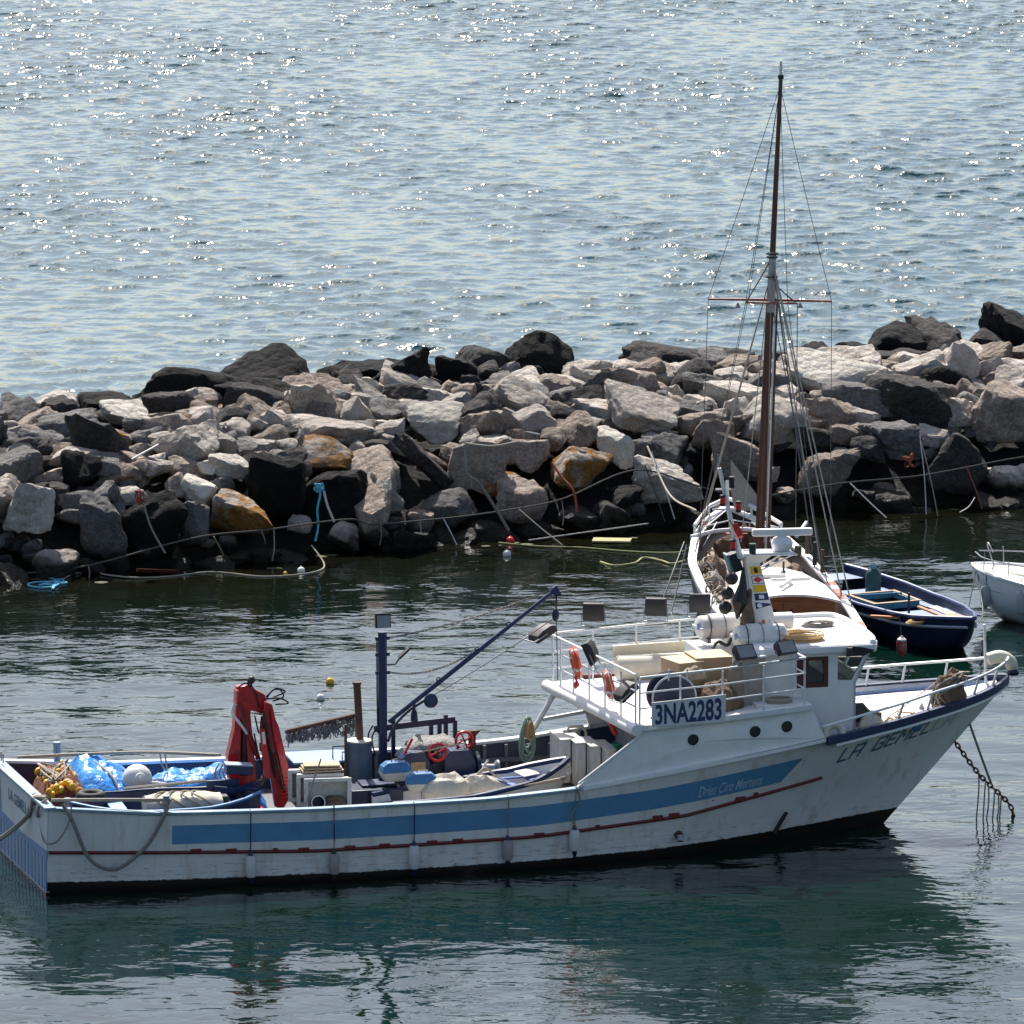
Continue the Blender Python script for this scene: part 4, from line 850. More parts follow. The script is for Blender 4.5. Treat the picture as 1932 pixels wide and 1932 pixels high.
MB().ball((0, 0, .34), .345, 24).build('ball', plastic_w, wb); MB().lathe([(.13, 0), (.12, .05), (.05, .07), (.05, .12)], 16, Matrix.Translation((0.02, -.30, .42)) @ RX(80)).build('eye', plastic_w, wb)
# piles of white line
for (u, v, z, n, sd, lab) in ((2.15, .95, 1.62, 5, 1, 'tangle of white rope left of the round white buoy'), (3.2, .7, 1.60, 9, 2, 'loose heap of white rope right of the round white buoy'), (4.5, .55, 1.62, 7, 4, 'loose white rope loops on the tarpaulin beside the crane')):
    r_ = random.Random(sd); single(MB().tube(rope_pts([(r_.uniform(-.4, .4), r_.uniform(-.3, .3), r_.uniform(0, .14)) for i in range(n * 2)], 5), .03, 6), 'rope_heap', rope_w, lab, 'rope', u, v, z)
# -- red crane
cr = bt('loader_crane', 'red folding hydraulic loader crane on the aft deck', 'crane', 5.0, .3, 1.0)
O = (5.0, .3, 1.0)
def cu(pts): return [(a - O[0], b - O[2]) for a, b in pts]
MB().lathe([(.42, 0), (.42, .12), (.3, .16), (.3, .7)], 18).build('base', red, cr)
MB().prism(cu([(4.62, 1.5), (5.26, 1.5), (5.22, 2.2), (5.12, 3.3), (5.14, 3.75), (4.80, 3.9), (4.74, 3.0), (4.58, 2.35)]), -.17, .17, 'v', [cu([(4.86, 1.9), (5.05, 1.9), (5.0, 3.2), (4.9, 3.2)])]).build('column', red, cr, bevel=.015)
MB().prism(cu([(4.84, 1.9), (5.08, 1.9), (5.02, 3.25), (4.88, 3.25)]), -.03, .03, 'v').build('column_shade_panel', pmat('red_shadow', (.05, .006, .008), .6, var=.3), cr)  # dark panel closing the opening; the recess shade is in its colour
MB().prism(cu([(4.78, 3.6), (4.84, 3.98), (5.02, 4.02), (5.45, 3.78), (5.52, 3.40), (5.40, 3.33), (5.15, 3.42), (4.95, 3.42)]), -.22, -.05, 'v').build('main_boom', red, cr, bevel=.015)
MB().prism(cu([(4.80, 3.6), (4.84, 3.94), (5.02, 3.98), (5.40, 3.76), (5.46, 3.40), (5.15, 3.40), (4.95, 3.42)]), .05, .22, 'v').build('main_boom', red, cr, bevel=.015)
MB().prism(cu([(5.40, 3.66), (5.58, 3.58), (5.66, 3.2), (5.98, 1.75), (5.98, 1.40), (5.80, 1.1), (5.62, 1.2), (5.55, 1.7), (5.34, 3.0)]), -.42, -.28, 'v').build('jib', red, cr, bevel=.015)
MB().prism(cu([(5.52, 3.5), (5.70, 3.1), (6.02, 1.7), (6.0, 1.5), (5.86, 1.5), (5.56, 3.0)]), -.55, -.43, 'v').build('jib_extension', red, cr, bevel=.012)
MB().prism(cu([(5.26, 3.05), (5.38, 3.05), (5.5, 1.9), (5.36, 1.9)]), -.56, -.44, 'v').build('outrigger', red, cr, bevel=.012)
MB().bar((.60, -.58, 1.5), (.80, -.58, .6), .03, 10).build('cylinder_rod', darkmetal, cr)
MB().bar((-.18, -.24, 2.6), (.28, -.24, 1.3), .06, 10).build('hydraulic_cylinder', pmat('red_dark', (.2, .01, .012), .4, var=.2), cr)
MB().box((.34, -.575, 1.85), (.07, .02, .28), RY(-6)).build('warning_label', plastic_w, cr)
MB().prism(cu([(4.93, 1.9), (5.0, 1.9), (4.99, 3.3), (4.93, 3.3)]), -.20, -.171, 'v').build('column_shade_strip', pmat('red_shadow', (.05, .006, .008)), cr)  # raised strip, no slot cut: recess shade painted as dark red
for k in range(6): MB().box((.83 + .012 * k, -.57, .45 + .085 * k), (.22, .03, .03), RY(-8)).build('jib_rib', red, cr)
for k in range(5): MB().lathe([(.035, 0), (.03, .03)], 8, Matrix.Translation((.34 + .10 * k, -.56, 2.25 - .36 * k)) @ RX(90)).build('pivot_bolt', darkmetal, cr)
MB().bar((.36, -.47, 2.45), (.62, -.49, .9), .03, 8).build('hydraulic_cylinder', black, cr); MB().bar((.30, -.44, 2.2), (.46, -.46, 1.2), .025, 8).build('hydraulic_cylinder', darkmetal, cr)
MB().ball((.16, -.1, 3.12), .09, 14).build('rotator', darkmetal, cr); MB().lathe([(.06, 0), (.06, .2)], 10, Matrix.Translation((.12, -.1, 2.95))).build('rotator_pin', darkmetal, cr)
MB().tube(rope_pts([(-.26, -.22, 2.62), (-.32, -.26, 2.4), (-.15, -.28, 2.15), (.02, -.26, 1.9)], 6), .035, 6).build('hose_guard', plastic_w, cr)
for k, pts in enumerate(([(.45, -.3, 2.75), (.7, -.35, 2.95), (.85, -.35, 2.75), (.6, -.35, 2.65)], [(.45, -.3, 2.7), (.75, -.4, 2.72), (.95, -.4, 2.6), (.65, -.4, 2.58)], [(.4, -.3, 2.6), (.62, -.3, 2.9), (.9, -.3, 2.85), (.55, -.3, 2.7)], [(.2, -.25, 2.3), (.3, -.25, 1.9), (.35, -.3, 2.3)], [(.18, -.25, 1.9), (.3, -.25, 1.3), (.4, -.3, .9)], [(-.2, -.2, 2.95), (0, -.25, 3.08), (.2, -.25, 2.9), (.3, -.25, 2.5)])):
    MB().tube(rope_pts(pts, 7), .02, 6).build('hydraulic_hose', black, cr)
MB().tube(rope_pts([(.32, -.3, 1.7), (.45, -.3, 1.2), (.35, -.35, .8), (.15, -.35, .65)], 6), [.04 + .02 * (i % 3) for i in range(19)], 8).build('rope_hank', sack_brown, cr)
for k in range(4): MB().tube(rope_pts([(-.65 + .1 * k, -.3, 1.25), (-.75 + .1 * k, -.3, 1.0), (-.6 + .08 * k, -.32, .7), (-.7, -.3, .45)], 5), .02, 6).build('rope_hank', rope_ochre, cr)
cb = bt('control_box', 'blue box with a glittering grey lid in front of the crane foot', 'box', 4.70, -.55, 2.12)
MB().box((0, 0, .1), (.62, .34, .2), RY(5)).build('body', navy, cb, bevel=.012); MB().box((.0, 0, .215), (.63, .36, .03), RY(5)).build('lid', pmat('lid_grey', (.45, .5, .56), .3, var=.2, bump=.02, bscale=25), cb, bevel=.008)
single(MB().prism([(-.75, 0), (.25, 0), (.35, .28), (-.3, .12), (-.75, .18)], -.05, .05, 'v').box((.1, 0, -.2), (.4, .1, .4)), 'wooden_board', navy, 'navy boards standing below the glittering control box', 'board', 4.85, -.75, 1.72)
# -- casing, exhaust stack
ex = bt('exhaust_stack', 'blue steel casing with a tall rusty exhaust pipe amidships', 'exhaust stack', 7.7, .4, 1.0)
MB().lathe([(.30, 0), (.30, 1.52)], 20).build('casing', pmat('casing_blue', (.06, .10, .15), .5, var=.2, dirt=(.02, .02, .03), dirt_amt=.5), ex)
MB().lathe([(.29, 0), (.29, .05)], 20, Matrix.Translation((0, 0, 1.50))).build('casing_top', cream, ex)
MB().tube([(.05, .1, 1.5), (-.02, .1, 2.86)], .085, 14).build('pipe', rust, ex); MB().lathe([(.105, 0), (.105, .05)], 14, Matrix.Translation((-.02, .1, 2.84))).build('pipe_flange', rust, ex)
MB().bar((-.33, -.1, .7), (-.33, -.1, 1.95), .035, 8).build('side_pipe', rust, ex)
eb = bt('engine_box', 'low dark blue engine casing in front of the exhaust stack', 'engine casing', 7.75, -.95, 1.0)
MB().box((0, 0, .38), (1.2, .9, .76)).build('body', navy_dk, eb, bevel=.02); MB().box((.1, .1, .80), (.8, .6, .05)).build('lid', navy, eb, bevel=.015); MB().ball((.3, .35, .95), .14, 16).build('dome', navy, eb)
hb_ = bt('deck_hatch', 'blue box hatch with a light blue lid behind the crane', 'hatch', 6.95, 1.35, 1.0)
MB().box((0, 0, .48), (1.35, 1.1, .96)).build('box', navy_dk, hb_, bevel=.015); MB().box((0, 0, .985), (1.42, 1.2, .05)).build('lid', paleblue, hb_, bevel=.012)
MB().tube([(.25, -.4, 1.0), (.25, -.4, 1.3), (.75, -.4, 1.3), (.75, -.4, 1.0)], .02, 6).build('guard_rail', navy, hb_); MB().tube([(.45, -.5, 1.0), (.45, -.5, 1.18), (.85, -.5, 1.18)], .02, 6).build('guard_rail', navy, hb_)
# -- rack of hanging dredge rings along the far rail
rk = bt('dredge_rack', 'rusty rack of hanging chain rings along the far rail', 'rack', 7.25, 2.45, 2.0)
MB().bar((-.85, 0, .38), (.85, 0, .70), .06, 8).build('top_bar', rust, rk); MB().bar((-.8, 0, 0), (-.8, 0, .40), .02, 6).build('post', steel, rk); MB().bar((.82, 0, 0), (.82, 0, .72), .025, 6).build('post', rust, rk)
MB().bar((-.85, .12, .34), (.85, .12, .68), .04, 8).build('top_bar', rust, rk)
rg = MB(); r_ = random.Random(9)
for k in range(240):
    t = r_.random(); x = -.82 + 1.64 * t; z = .30 + .36 * t - r_.uniform(0, .34) * (.5 + t * .6)
    rg.torus((x, r_.uniform(-.12, .12), z), .045, .013, RX(90) @ RY(r_.uniform(-70, 70)), 8, 4, (.7, 1.3))
tag(rg.build('ring_mesh', pmat('ring_metal', (.22, .2, .18), .5, .3, var=.5, dirt=(.06, .035, .02), dirt_amt=.8, dirt_scale=9), rk, fix=False), kind='stuff')
# -- fish crates stacked behind the crane jib
def crate(u, v, z, rot, label, group):
    c = bt('fish_crate', label, 'crate', u, v, z, group); c.rotation_euler = (rot[0], rot[1], R(PSI) + rot[2])
    MB().prism([(-.5, -.33), (.5, -.33), (.5, .33), (-.5, .33)], .0, .30, 'v', [[(-.44, -.28), (.44, -.28), (.44, .28), (-.44, .28)]]).build('walls', crate_m, c, bevel=.01)
    MB().box((0, .28, 0), (.9, .02, .58)).build('bottom', crate_m, c)
    MB().prism([(-.54, -.37), (.54, -.37), (.54, .37), (-.54, .37)], -.03, .02, 'v', [[(-.45, -.29), (.45, -.29), (.45, .29), (-.45, .29)]]).build('rim', crate_m, c, bevel=.008)
    return c
crate(6.52, -1.75, 1.80, (0, 0, R(-6)), 'white fish crate standing open towards the rail beside the crane jib', 'white fish crates by the crane')
crate(6.42, -1.38, 1.83, (0, 0, R(-6)), 'white fish crate second in the row behind the open one', 'white fish crates by the crane')
crate(6.30, -1.02, 1.86, (0, 0, R(-6)), 'white fish crate third in the row, hindmost by the crane', 'white fish crates by the crane')
for k in range(3): single(MB().box((0, 0, 0), (.95 - .06 * k, .5, .035), RZ(-4 * k)), 'wooden_board', wood_l, ['bare wooden board lowest on top of the white fish crates', 'bare wooden board in the middle of the pile on the fish crates', 'bare wooden board topmost on the white fish crates'][k], 'board', 6.5, -1.15, 2.25 + .06 * k, 'boards on the fish crates', bevel=.006)
pl_ = single(MB().bar((0, 0, 0), (.5, .3, 1.15), .018, 6), 'thin_pole', rope_g, 'thin brown pole leaning against the fish crates', 'pole', 5.85, -2.15, 1.5)
bk = bt('bucket', 'dark bucket tipped over inside the open fish crate', 'bucket', 6.25, -1.72, 1.62); MB().lathe([(.13, 0), (.16, .28), (.145, .28), (.12, .03)], 16, RX(80)).build('body', navy_dk, bk); MB().torus((0, -.28, .05), .155, .014, RX(80), 18, 6).build('rim', plastic_w, bk)
single(heap(.5, .3, .2, 12.2, 14, 10, .08), 'rag', sack_brown, 'brown rags in the open fish crate', 'rag', 6.68, -1.72, 1.52)
# -- derrick
dk = bt('cargo_derrick', 'navy blue derrick post with a long slanting boom amidships', 'derrick', 8.35, .8, 1.0)
MB().tube([(0, 0, 0), (0, 0, 3.98)], .105, 16).build('post', navy, dk)
bt0 = Vector((.14, 0, 1.85)); bt1 = Vector((4.1, 0, 4.78))
bo = MB().tube([bt0, bt0.lerp(bt1, .3), bt1], [.05, .062, .045], 10).build('boom', navy, dk)
for t in (.3, .53, .72): MB().torus(bt0.lerp(bt1, t) + Vector((0, 0, .06)), .05, .015, RX(90), 12, 6).build('eye', navy, bo)
MB().prism([(3.98, 4.78), (4.12, 4.9), (4.24, 4.68), (4.1, 4.62)], -.06, .06, 'v').build('boom_head', navy, bo)
for z in (3.83, 3.45, 3.02, 1.75): MB().box((0, 0, z), (.34, .08, .08)).build('lug', navy, dk, bevel=.01)
MB().tube([(-.13, 0, 3.8), (-.13, 0, 2.6), (-.12, -.02, 1.6)], .02, 6).build('conduit', navy_dk, dk)
def twist(p, q, sag, name, r=.018):
    a = rope_pts([p, q], 60, sag); m = MB()
    for ph in (0, math.pi):
        m.tube([pt + Vector((0, math.cos(i * 1.3 + ph), math.sin(i * 1.3 + ph))) * r for i, pt in enumerate(a)], r * .7, 4)
    m.build(name, rope_g if name != 'chain' else darkmetal, dk)
twist((.15, 0, 3.83), (4.05, 0, 4.82), .12, 'topping_chain'); twist((.15, 0, 3.02), tuple(bt0.lerp(bt1, .53) + Vector((0, 0, .06))), .22, 'stay_chain')
MB().tube(rope_pts([(4.1, -.05, 4.15), (1.15, -.06, 2.42)], 12, .05), .012, 5).build('fall_wire', darkmetal, dk)
MB().ball((1.12, -.1, 2.32), .17, 16, (1, .5, 1)).build('sheave', navy, dk); MB().tube(rope_pts([(1.1, -.08, 2.4), (.6, -.08, 2.1), (.25, -.08, 1.75), (.1, -.08, 1.4)], 6), .03, 6).build('hose', navy_dk, dk)
MB().tube([(4.12, -.05, 4.65), (4.11, -.05, 4.35)], .02, 6).build('hook_link', darkmetal, dk); MB().ball((4.10, -.05, 4.2), .11, 14, (.8, .5, 1.4)).build('pulley_block', navy_dk, dk)
MB().tube(rope_pts([(4.12, -.05, 4.1), (4.16, -.02, 2.65)], 6, 0), .012, 5).build('whip_wire', darkmetal, dk)
MB().box((0, -.05, 4.25), (.36, .12, .34), RX(-12)).build('lamp', lampgrey, dk, bevel=.015); MB().box((0, -.13, 4.24), (.30, .02, .28), RX(-12)).build('lamp_glass', glass_d, dk)
MB().tube([(.1, 0, 3.2), (.3, 0, 3.2), (.45, 0, 3.4)], .02, 6).build('lamp_arm', navy_dk, dk); MB().box((.5, 0, 3.45), (.32, .2, .05), RY(-42)).build('lamp', lampgrey, dk, bevel=.01)
for a in (-.5, .5): MB().tube(rope_pts([(-.2, a * .3, 1.75), (-.3, a * .4, 1.5), (-.22, a * .4, 1.1)], 6), .02, 6).build('hose', black, dk)
# -- winch
wn_ = bt('trawl_winch', 'blue trawl winch with two red handwheels amidships', 'winch', 9.4, .1, 1.0)
for x, w in ((-.5, .7), (.55, .75)): MB().prism([(x - w / 2, 0), (x + w / 2, 0), (x + w / 2, 1.05), (x + w / 2 - .15, 1.32), (x - w / 2 + .15, 1.32), (x - w / 2, 1.15)], -.35, .35, 'v').build('housing', navy, wn_, bevel=.015)
MB().lathe([(.3, -.3), (.14, -.28), (.14, .28), (.3, .3)], 20, Matrix.Translation((.05, 0, .8)) @ RY(90)).build('drum', darkmetal, wn_)
MB().lathe([(.28, -.05), (.28, 0), (.13, .05), (.11, .35), (.2, .42), (.2, .46)], 20, Matrix.Translation((1.05, -.1, .8)) @ RY(90)).build('warping_head', steel, wn_)
MB().lathe([(.42, -.04), (.42, .04)], 24, Matrix.Translation((.98, -.1, .8)) @ RY(90)).build('flange', navy_dk, wn_)
for x, y, z in ((0.0, -.42, 1.32), (.72, .0, 1.48)):
    hw = MB().torus((x, y, z), .2, .035, RX(90), 24, 8).build('handwheel', redplain, wn_)
    for a in range(4): MB().bar((x, y, z), (x + .2 * math.cos(a * 1.57 + .4), y, z + .2 * math.sin(a * 1.57 + .4)), .02, 6).build('spoke', redplain, hw)
    MB().bar((x, y - .06, z), (x, y + .3, z - .05), .035, 8).build('shaft', darkmetal, wn_)
MB().box((-.45, -.37, 1.0), (.34, .02, .2)).build('instruction_plate', pmat('plate_tan', (.55, .36, .16), .6, var=.3, scale=14), wn_)
MB().prism([(.86, 1.2), (1.02, 1.2), (1.02, 1.55), (1.15, 1.68), (.86, 1.66)], .1, .2, 'v').build('bracket', rust, wn_)
MB().bar((-.75, -.2, 1.25), (-.55, -.2, 1.62), .03, 6).build('lever', redplain, wn_)
MB().tube([(-.5, -.5, 1.35), (.65, -.55, 1.55)], .018, 6).build('stick', wood_l, wn_)
gd = MB(); gd.beam((-1.2, .95, 1.65), (.72, .95, 1.78), .1, .14)
gd.build('spreading_frame', navy_dk, wn_)
for x, h in ((-.75, 1.85), (.15, 1.72), (.35, 1.74), (.5, 1.9), (.72, 1.76)): MB().box((x, .95, h / 2), (.09, .09, h)).build('frame_post', navy_dk, wn_)
MB().lathe([(.09, 0), (.07, .2), (.035, .26), (.03, .42), (.06, .45), (.06, .5)], 12, Matrix.Translation((-.25, .95, 1.8))).build('fairlead', navy_dk, wn_)
single(heap(1.2, .8, .22, 5.5, 40, 28, .1), 'net_pile', pmat('net_grey', (.36, .34, .32), .95, var=.6, scale=30, bump=.06, bscale=30), 'pile of grey-white netting lying on top of the winch', 'net', 9.45, .55, 2.28)
# -- second dinghy with outboards
ang2 = 14
d2 = bt('dinghy', 'blue and white dinghy lying along the near rail amidships with bow to the right', 'dinghy', 7.7, -2.1, 1.02, rz=ang2)
W2 = ([0, .1, .3, .5, .7, .85, .95, 1], [.55, .66, .78, .82, .74, .5, .22, .03]); G2 = ([0, .4, .75, 1], [.66, .68, .84, 1.12]); K2 = ([0, .6, .9, 1], [.06, 0, .12, .75])
L2 = 4.75
open_hull(L2, W2, G2, K2, .05).build('hull', plastic_w, d2)
for s in (-1, 1): gunwale(L2, W2, G2, .075, 40, s, .9).build('gunwale', navy, d2)
MB().prism([(3.1, -.5), (3.1, .5), (4.1, .3), (4.5, 0), (4.1, -.3)], .72, .76, 'z', [[(3.25, -.36), (3.75, -.3), (3.75, .3), (3.25, .36)]]).build('bow_deck', pmat('dinghy_blue', (.06, .12, .36), .45, var=.15), d2)
MB().box((2.95, 0, .55), (.1, 1.3, .05)).build('thwart', midblue, d2); MB().box((.3, 0, .45), (.4, 1.1, .05)).build('thwart', navy, d2)
MB().box((2.2, .0, .12), (3.2, .9, .03)).build('bottom_board', pmat('dinghy_blue', (.06, .12, .36)), d2)
single(MB().box((0, 0, 0), (.5, .34, .02), RX(12)), 'white_panel', plastic_w, 'small white panel lying on the bow of the midships dinghy', 'panel', 11.35, -.95, 1.88, rz=30)
def sack(w, d, h, seed):
    m = MB(); prof_ = [(max(.02, math.sin(math.pi * i / 12)), -math.cos(math.pi * i / 12)) for i in range(13)]
    m.lathe(prof_, 22)
    m.v = [(lambda p: (p[0] * w / 2 * (1 + .35 * mnoise.noise(Vector((p[0] * 1.5 + seed, p[1] * 1.5, p[2] * 1.5)))), p[1] * d / 2, max(-.3, p[2]) * h * (1 + .5 * mnoise.noise(Vector((p[0] * 2, p[1] * 2 + seed, 3))))))(p) for p in m.v]; return m
single(sack(1.1, .8, .42, 4.0), 'canvas_sack', canvas, 'crumpled beige canvas bundle, the left one in the midships dinghy', 'canvas bundle', 9.25, -1.75, 1.72, ang=22)
single(sack(1.0, .6, .26, 9.0), 'canvas_sack', canvas, 'flat beige canvas bundle, the right one in the midships dinghy', 'canvas bundle', 10.1, -1.5, 1.74, ang=22)
for k in range(2): single(MB().tube([(0, 0, 0), (1.7, .3, .10), (2.3, .42, .14)], [.022, .022, .05], 6), 'oar', [wood_l, rope_g][k], ['wooden oar along the near side of the midships dinghy', 'grey oar beside the wooden oar in the midships dinghy'][k], 'oar', 9.6 + .15 * k, -2.35 + .13 * k, 1.76)
single(MB().tube(rope_pts([(0, 0, 0), (.3, .1, .2), (.5, .05, .05), (.75, -.15, -.1)], 6), .028, 6), 'painter_rope', rope_m, 'beige rope over the canvas in the midships dinghy', 'rope', 10.0, -1.35, 1.9)
single(MB().tube(rope_pts([(0, 0, 0), (.12, .05, .28), (.24, .12, .42)], 6), .03, 6), 'painter_rope', rope_w, 'white rope end tied on the far gunwale of the midships dinghy', 'rope', 10.25, -.85, 1.75)
single(MB().tube(rope_pts([(0, 0, 0), (.08, -.02, -.12), (.02, -.05, -.25), (-.06, 0, -.3)], 6), .035, 6), 'painter_rope', rope_w, 'white rope bundle on the stem of the midships dinghy', 'rope', 12.3, -.95, 2.02)
for k, (u, v, z, rz) in enumerate(((8.22, -1.15, 1.98, 8), (8.72, -1.65, 1.80, -4))):
    ob = bt('outboard_motor', ['blue and white outboard motor standing farther back, by the engine casing', 'blue and white outboard motor standing nearer, beside the canvas bundle'][k], 'outboard motor', u, v, z, 'outboard motors in the midships dinghy', rz)
    def orr(z_, sx, sy): return [(sx * c, sy * s, z_) for c, s in ((-1, -.8), (-.8, -1), (.75, -1), (1, -.6), (1, .6), (.75, 1), (-.8, 1), (-1, .8))]
    MB().loft([orr(.14, .36, .19), orr(.28, .33, .18), orr(.37, .22, .13)]).build('cowl_top', midblue, ob, bevel=.015)
    MB().loft([orr(-.08, .25, .14), orr(.02, .33, .18), orr(.135, .36, .19)]).build('cowl', cream, ob, bevel=.015)
    MB().bar((.02, 0, -.08), (.02, 0, -.6), .035, 8).build('shaft', darkmetal, ob); MB().box((.02, 0, -.42), (.16, .2, .06)).build('clamp', darkmetal, ob)
    MB().tube([(-.12, -.05, .36), (-.1, -.05, .42), (.14, -.05, .42)], .015, 5).build('carry_handle', black, ob)
    MB().tube([(.1, .05, .36), (.12, .05, .41), (.2, .05, .36)], .015, 5).build('carry_handle', black, ob)
# -- rope coil on the far rail, coolers, chair
def coil(label, u, v, z, Rr, hgt, mat, n=7, seed=0, r=.028, cat='rope coil'):
    e = random.Random(seed); pts = []
    for l in range(n):
        w = Rr * e.uniform(.45, 1.0); hh = hgt * e.uniform(.68, 1.0); y0 = e.uniform(-.06, .06); sk = e.uniform(-.05, .05)
        for i in range(16):
            a = i / 16 * 2 * math.pi; dn = (1 - math.cos(a)) / 2; pts.append((w * math.sin(a) * (.55 + .6 * dn) + sk * dn, y0 + .02 * math.sin(a * 2), -hh * dn))
    return single(MB().tube(pts, r, 6), 'rope_coil', mat, label, cat, u, v, z)
coil('pale green rope coil hanging over the far rail', 12.2, 2.45, 2.46, .21, 1.1, rope_green, 9, 2, .026); coil('small tan rope coil hanging inside the green coil', 12.24, 2.36, 2.36, .1, .45, rope_ochre, 6, 5, .03)
def cooler(u, v, z, label, w=.62, h=.92, d=.30):
    c = bt('fish_cooler', label, 'cooler box', u, v, z, 'grey-white cooler boxes on end')
    MB().box((0, 0, h / 2), (d, w, h)).build('body', cooler_m, c, bevel=.03)
    for y in (-.22, 0, .22): MB().box((-.0, y, h / 2), (d + .03, .04, h - .08)).build('rib', cooler_m, c, bevel=.008)
    MB().box((0, 0, h + .01), (d + .03, w + .03, .05)).build('lid_edge', cooler_m, c, bevel=.015)
for k in range(4): cooler(12.42 + .28 * k, .15 - .30 * k, 1.02 + .42 - .03 * k, ['grey-white cooler box stood on end, leftmost of the row below the overhang', 'grey-white cooler box stood on end, second from the left', 'grey-white cooler box stood on end, third from the left', 'grey-white cooler box stood on end, rightmost of the row'][k], 1.1, 1.02, .24)
single(MB().box((0, 0, 0), (.8, .9, .42)).box((0, 0, .22), (.84, .94, .05)), 'fish_crate', crate_m, 'closed pale plastic crate in front of the cooler boxes', 'crate', 13.2, -1.3, 1.5, bevel=.02)
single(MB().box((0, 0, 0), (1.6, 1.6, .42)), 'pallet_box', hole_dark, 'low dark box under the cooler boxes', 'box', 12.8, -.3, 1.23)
ch = bt('garden_chair', 'cream plastic chair behind the cooler boxes', 'chair', 13.0, .95, 1.03)
MB().tube([(-.24, 0, .8), (-.24, .02, 1.3), (-.16, .03, 1.45), (.16, .03, 1.45), (.24, .02, 1.3), (.24, 0, .8)], .035, 8).build('back_frame', cream, ch)
MB().grid(lambda a, b: (-.1 + .2 * a, .02, .8 + .58 * b), 2, 3).build('back_splat', cream, ch, solid=.02)
MB().box((0, -.22, .8), (.5, .46, .05)).build('seat', cream, ch, bevel=.015)
for sx in (-.2, .2):
    for sy in (-.4, 0): MB().bar((sx, sy, .78), (sx * 1.1, sy, 0), .03, 6).build('leg', cream, ch)
bs_ = bt('wire_basket', 'grey plastic basket on the right cooler box', 'basket', 13.45, -.9, 2.0)
MB().prism([(-.3, -.22), (.3, -.22), (.3, .22), (-.3, .22)], 0, .3, 'z', [[(-.28, -.2), (.28, -.2), (.28, .2), (-.28, .2)]]).build('walls', pmat('basket_grey', (.45, .46, .46), .6, var=.1), bs_)
for k in range(5): MB().box((-.24 + .12 * k, -.222, .15), (.02, .02, .26)).build('slat', pmat('basket_dark', (.25, .26, .26), .6), bs_)
MB().box((0, 0, .02), (.58, .42, .02)).build('bottom', crate_m, bs_)
gb = bt('watering_can', 'green plastic canister in the grey basket', 'canister', 13.5, -.8, 2.08); MB().lathe([(.15, 0), (.16, .05), (.15, .3), (.1, .34), (.07, .34), (.07, .3)], 18).build('body', green_p, gb)
single(MB().tube(rope_pts([(0, 0, 0), (.08, -.02, -.18), (.2, -.02, -.4)], 5), [.03, .05, .05, .05, .05, .05, .06, .06, .06, .06, .05], 8), 'rubber_glove', redplain, 'red-orange strip hanging under the upper deck edge', 'strip', 13.28, -.9, 3.05)
# -- life rings on the aft railing
for k, (u, v, z, lab) in enumerate(((12.98, .95, 4.02, 'orange lifebuoy on the aft railing, the farther one with a red line'), (13.28, -1.0, 3.86, 'orange lifebuoy on the aft railing, the nearer one'))):
    lr = bt('lifebuoy', lab, 'lifebuoy', u, v, z, 'orange lifebuoys on the aft railing', rz=-4)
    Mx = RY(78)
    MB().torus((0, 0, 0), .27, .085, Mx, 32, 12).build('ring', orange_ring, lr)
    for q in range(4):
        a = q * math.pi / 2 + .4; c = Mx @ Vector((.27 * math.cos(a), .27 * math.sin(a), 0)); t = (Mx.to_3x3() @ Vector((-math.sin(a), math.cos(a), 0)))
        MB().tube([c - t * .035, c + t * .035], .089, 12).build('reflective_band', plastic_w, lr)
    MB().torus((0, 0, 0), .375, .012, Mx, 28, 5).build('grab_line', rope_w if k else redplain, lr)
    if k == 0: MB().tube(rope_pts([(-.02, -.12, -.3), (.0, -.16, -.45), (-.03, -.15, -.6)], 5), [.03, .05, .04, .03, .03, .05, .07, .08, .06, .04, .02], 7).build('line_bag', redplain, lr)
# -- upper deck clutter
def box_thing(name, label, cat, u, v, z, d, body, lid, rz=0, group=None):
    b = bt(name, label, cat, u, v, z, group, rz); MB().box((0, 0, d[2] / 2), d).build('body', body, b, bevel=.01)
    MB().box((0, 0, d[2] + .012), (d[0] + .03, d[1] + .03, .024)).build('lid', lid, b, bevel=.006); return b
box_thing('cardboard_box', 'open-sided cardboard box, the left one on the upper deck', 'cardboard box', 14.95, -1.25, 3.75, (.62, .9, .66), cardb, cardb_l, 14)
box_thing('cardboard_box', 'large cardboard box, the right one on the upper deck', 'cardboard box', 15.62, -1.1, 3.75, (.86, .9, .72), cardb, cardb_l, 2)
box_thing('wooden_chest', 'low wooden chest under the two cardboard boxes', 'chest', 15.3, -1.15, 3.30, (1.5, .95, .42), sack_brown, wood_l)
single(MB().lathe([(.26, -.95), (.30, -.9), (.30, .95), (.26, 1.0)], 22, RY(90)), 'canvas_roll', cream, 'long cream roll lying along the far railing of the upper deck', 'roll', 15.2, 2.05, 3.60)
single(MB().prism([(-.95, -.02), (.95, .05), (.95, .3), (-.95, .25)], -.06, .04, 'v'), 'leaning_screen', cream, 'cream panel standing behind the long cream roll', 'panel', 15.2, 2.42, 3.82)
dr = bt('cable_drum', 'dark blue cable drum behind the number board', 'drum', 14.45, -2.15, 3.78)
MB().lathe([(.50, -.28), (.50, -.22), (.3, -.2), (.3, .2), (.50, .22), (.50, .28)], 30, RX(90)).build('drum', navy_dk, dr); MB().torus((0, -.28, 0), .51, .025, RX(90), 32, 6).build('flange_rim', pmat('rim_pale', (.4, .42, .45), .4), dr); MB().torus((0, .28, 0), .5, .02, RX(90), 32, 6).build('flange_rim', darkmetal, dr)
single(sack(1.1, .8, .5, 2.2), 'net_bag', sack_brown, 'brown net bag heap right of the cable drum', 'net bag', 15.55, -2.05, 3.52, ang=22)
